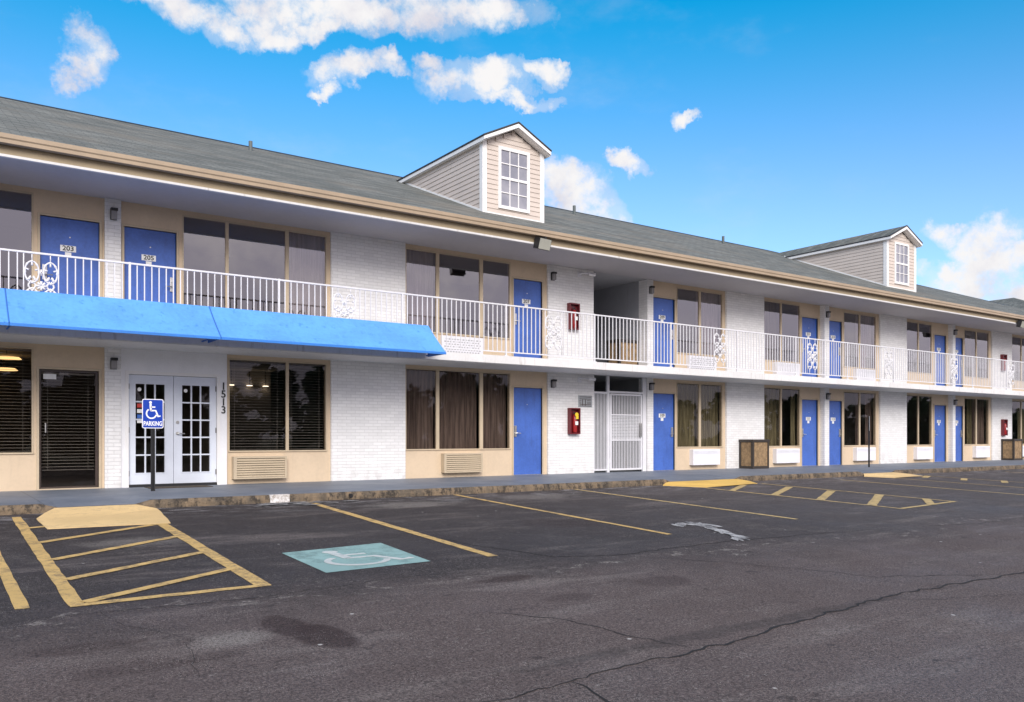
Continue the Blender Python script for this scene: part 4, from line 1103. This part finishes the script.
# extinguisher cabinets
def ext_cabinet(x, z, label, tagged):
    o = thing('extinguisher_cabinet', label, 'fire extinguisher', (x, -.042, z), 'red fire extinguisher cabinets')
    h, w_, d_ = .33, .165, .12; y0 = -.042
    b = MB(); b.box(x - w_, x + w_, y0 - .02, y0, z - h, z + h); b.box(x - w_, x - w_ + .03, y0 - d_, y0 - .02, z - h, z + h); b.box(x + w_ - .03, x + w_, y0 - d_, y0 - .02, z - h, z + h)
    b.box(x - w_ + .03, x + w_ - .03, y0 - d_, y0 - .02, z + h - .03, z + h); b.box(x - w_ + .03, x + w_ - .03, y0 - d_, y0 - .02, z - h, z - h + .03); b.build('cabinet', M['red'], o)
    b = MB(); xc = x + .01; b.tube([(xc, y0 - .075, z - .29), (xc, y0 - .075, z - .27), (xc, y0 - .075, z + .10), (xc, y0 - .075, z + .14), (xc, y0 - .075, z + .17)], [.055, .062, .062, .045, .02], 14)
    e = b.build('extinguisher', M['extred'], o, smooth=True)
    b = MB(); b.tube([(xc, y0 - .075, z + .17), (xc, y0 - .075, z + .21)], .018, 8); b.box(xc - .07, xc + .02, y0 - .10, y0 - .08, z + .20, z + .22); b.tube([(xc, y0 - .075, z + .19), (xc + .07, y0 - .10, z + .17), (xc + .075, y0 - .10, z - .05)], .009, 6); b.build('valve', M['black'], e)
    b = MB(); b.box(xc - .045, xc + .045, y0 - .157, y0 - .150, z - .10, z - .01); b.build('extinguisher_label', M['plate'], e)
    if tagged:
        b = MB(); b.tube([(xc - .005, y0 - .166, z + .16), (xc - .005, y0 - .158, z + .16)], .055, 14); b.box(xc - .03, xc + .05, y0 - .164, y0 - .158, z + .05, z + .13); b.build('inspection_tag', M['yellowtag'], e)
ext_cabinet(13.575, 1.33, 'red extinguisher cabinet with yellow tag on the ground floor brick beside the barred gate', True)
ext_cabinet(13.56, 3.97, 'red extinguisher cabinet behind the balcony railing between door 207 and the passage', False)
ext_cabinet(36.25, 1.33, 'red extinguisher cabinet above the far right litter bin', False)
ext_cabinet(36.2, 3.97, 'red extinguisher cabinet on the upper wall at the far right end', False)

# grey notice plate by the gate
o = thing('wall_notice', 'grey metal notice plate on white brick just left of the barred gate', 'notice', (13.99, -.045, 1.84))
b = MB(); b.box(13.76, 14.22, -.052, -.041, 1.69, 1.99, .003); b.build('notice_plate', M['greymetal'], o)
b = MB()
for z in (1.95, 1.90, 1.76, 1.72): b.box(13.80, 14.18, -.054, -.0515, z - .008, z + .008)
for x in (13.90, 13.99): b.box(x - .012, x + .012, -.054, -.0515, 1.735, 1.885)
for z in (1.86, 1.82, 1.79): b.box(14.04, 14.18, -.054, -.0515, z - .006, z + .006); b.box(13.79, 13.86, -.054, -.0515, z - .006, z + .006)
b.build('notice_marks', M['darkframe'], o)

# security cameras
def sec_cam(x, z, label):
    o = thing('security_camera', label, 'camera', (x, -.15, z), 'security cameras at the passage')
    b = MB(); b.tube([(x - .30, -.04, z - .02), (x - .30, -.07, z - .02), (x - .25, -.14, z), (x - .05, -.15, z)], .018, 8); b.box(x - .36, x - .24, -.06, -.041, z - .10, z + .04, .006); b.build('bracket', M['acwhite'], o)
    b = MB(); b.tube([(x - .08, -.15, z - .005), (x + .10, -.19, z - .02)], .042, 14); c = b.build('camera_body', M['signwhite'], o)
    b = MB(); b.tube([(x + .098, -.19, z - .02), (x + .112, -.193, z - .022)], .030, 14); b.build('camera_lens', M['black'], c)
sec_cam(14.10, 2.42, 'small white security camera under the balcony slab beside the barred gate')
sec_cam(14.10, 5.10, 'small white security camera under the eave beside the upper passage')

# ------------------------------------------------------------------ litter bins
def bin_proto():
    o = thing('litter_bin', '', 'litter bin', (0, 0, 0), 'square brown panelled litter bins')
    w_, d_, h = .74, .50, .86
    b = MB(); f = .065
    b.box(0, w_, 0, d_, .0, .07); b.box(-.012, w_ + .012, -.012, d_ + .012, h - .08, h, .008)
    for x in (0, w_ - f):
        for y in (0, d_ - f): b.box(x, x + f, y, y + f, .07, h - .08)
    b.box(.03, w_ - .03, .03, d_ - .03, .07, h - .08); b.build('bin_frame', M['planter'], o)
    for (a, c, e, g) in ((f, w_ - f, .014, .03), (f, w_ - f, d_ - .03, d_ - .014)):
        b = MB(); b.box(a, c, e, g, .075, h - .085); b.build('side_panel', M['wood'], o)
    for (a, c) in ((.014, .03), (w_ - .03, w_ - .014)):
        b = MB(); b.box(a, c, f, d_ - f, .075, h - .085); b.build('side_panel', M['wood'], o)
    return o
bp = bin_proto()
BINS = [((19.94, -.56, 0), 'brown panelled litter bin on the pavement in the middle, beside a white air conditioner'),
        ((36.1, -.54, 0), 'brown panelled litter bin on the pavement at the far right edge'),
        ((15.5, .32, Z_U0), 'brown panelled litter bin upstairs in the passage, seen through the railing')]
for i, (p, lab) in enumerate(BINS):
    o = bp if i == 0 else copy_tree(bp); o.location = p; o['label'] = lab

# ------------------------------------------------------------------ signs
def sign_post(x, y, ztop, parent):
    zb = walk_z(x, y) - .05
    b = MB(); b.prism_z([(x - .035, y), (x - .035, y + .006), (x - .018, y + .008), (x - .014, y + .03), (x + .014, y + .03), (x + .018, y + .008), (x + .035, y + .006), (x + .035, y), (x + .014, y + .002), (x + .010, y + .024), (x - .010, y + .024), (x - .014, y + .002)], zb, ztop)
    p = b.build('sign_post', M['black'], parent)
    return p
sg = thing('parking_sign', 'blue and white wheelchair parking sign on a black post in front of the french doors', 'sign', (3.30, -1.30, -.02))
sign_post(3.30, -1.30, 1.50, sg)
b = MB(); cx, cz, hw, hh, y = 3.297, 1.318, .172, .25, -1.306
def rrect(cx, cz, hw, hh, r_):
    pts = []
    for (sx, sz, a0) in ((1, 1, 0), (-1, 1, 90), (-1, -1, 180), (1, -1, 270)):
        for k in range(5): a = R(a0 + 90 * k / 4); pts.append((cx + sx * (hw - r_) + r_ * math.cos(a), cz + sz * (hh - r_) + r_ * math.sin(a)))
    return pts
b.prism_y(rrect(cx, cz, hw, hh, .03), y, y + .003); plate = b.build('sign_plate', M['signwhite'], sg)
b = MB(); b.prism_y(rrect(cx, cz, hw - .013, hh - .013, .02), y - .0015, y - .0002); b.build('sign_face', M['signblue'], plate)
b = MB(); wheelchair(b, lambda a, c, h: (cx + a * .32 + .0, y - h, cz + .06 + c * .33), .0015, .003, .085); b.build('access_symbol', M['signwhite'], plate)
t = MB(); t.bm.free(); t.bm = text_bm('PARKING', .108, .0008, .0028, .67); t.build('sign_lettering', M['signwhite'], plate, mtx=Matrix.Translation((cx, y - .003, cz - .172)))

s2 = thing('parking_sign', 'bare dark sign post with its narrow plate seen edge on, further along the pavement', 'sign', (24.2, -1.6, -.02))
sign_post(24.2, -1.6, 1.57, s2)
b = MB(); ang = math.atan2(15.0, 24.2); dxx, dyy = math.cos(ang), math.sin(ang)
b.prism_z([(24.2 + dxx * .15 - dyy * .0, -1.61 + dyy * .15), (24.2 - dxx * .15, -1.61 - dyy * .15), (24.2 - dxx * .15 - dyy * .012, -1.61 - dyy * .15 + dxx * .012), (24.2 + dxx * .15 - dyy * .012, -1.61 + dyy * .15 + dxx * .012)], 1.12, 1.58)
b.build('sign_plate', M['greymetal'], s2)
b = MB(); b.box(3.4, 4.5, -.62, -.12, -.004, .008, .003)
tag(b.build('door_mat', M['mat']), 'thin dark brown mat on the pavement at the french doors', 'mat')

# ------------------------------------------------------------------ next wing beyond the far end
wg = thing('motel_wing', 'far wing of the motel with a grey hipped roof rising behind the far end', 'building', (60, 8, 0))
b = MB(); b.box(52, 72, 2.0, 26, -.2, 6.3); b.build('brick_wall', M['brick'], wg)
b = MB(); x0, x1, y0, y1, z = 51.2, 72.8, 1.2, 26.8, 6.3
A = [(x0, y0, z), (x1, y0, z), (x1, y1, z), (x0, y1, z)]; v = [b.bm.verts.new(p) for p in A]; r0 = b.bm.verts.new((62, 11, 10.6)); r1 = b.bm.verts.new((62, 18, 10.6))
for f in ((v[0], v[1], r0), (v[1], v[2], r1, r0), (v[2], v[3], r1), (v[3], v[0], r0, r1), (v[3], v[2], v[1], v[0])): b.bm.faces.new(f)
b.build('roof', M['shingle'], wg)
b = MB(); b.box(51.1, 72.9, 1.1, 26.9, 6.1, 6.295); b.build('gutter', M['gutter'], wg)

# ------------------------------------------------------------------ wood across the road (seen only mirrored in the window glass)
rnd = random.Random(3); b = MB(); zb = lot_z(-30) - .1
for i in range(96):
    x = -50 + i * 3.0 + rnd.uniform(-1, 1); y = -52 + rnd.uniform(-6, 4); h = rnd.uniform(5.5, 9.5)
    b.tube([(x, y, zb - .2), (x + .1, y, zb + h * .5)], [.22, .1], 6)
    cl = [(rnd.gauss(0, h * .17), rnd.gauss(0, h * .15), h * rnd.uniform(.12, .9)) for _ in range(22)]
    for _ in range(650):
        c = rnd.choice(cl); p = Vector((x + c[0] + rnd.gauss(0, h * .06), y + c[1] + rnd.gauss(0, h * .06), zb + c[2] + rnd.gauss(0, h * .05)))
        u = Vector((rnd.gauss(0, 1), rnd.gauss(0, 1), rnd.gauss(0, 1))).normalized() * h * .05; v_ = u.orthogonal() * rnd.uniform(.5, 1)
        b.bm.faces.new([b.bm.verts.new(p + q_) for q_ in (-u, v_, u, -v_)])
wd = b.build('woodland', M['leaf']); wd['kind'] = 'stuff'; wd['label'] = 'dark leafy line of trees across the road, mirrored in the windows'; wd['category'] = 'trees'
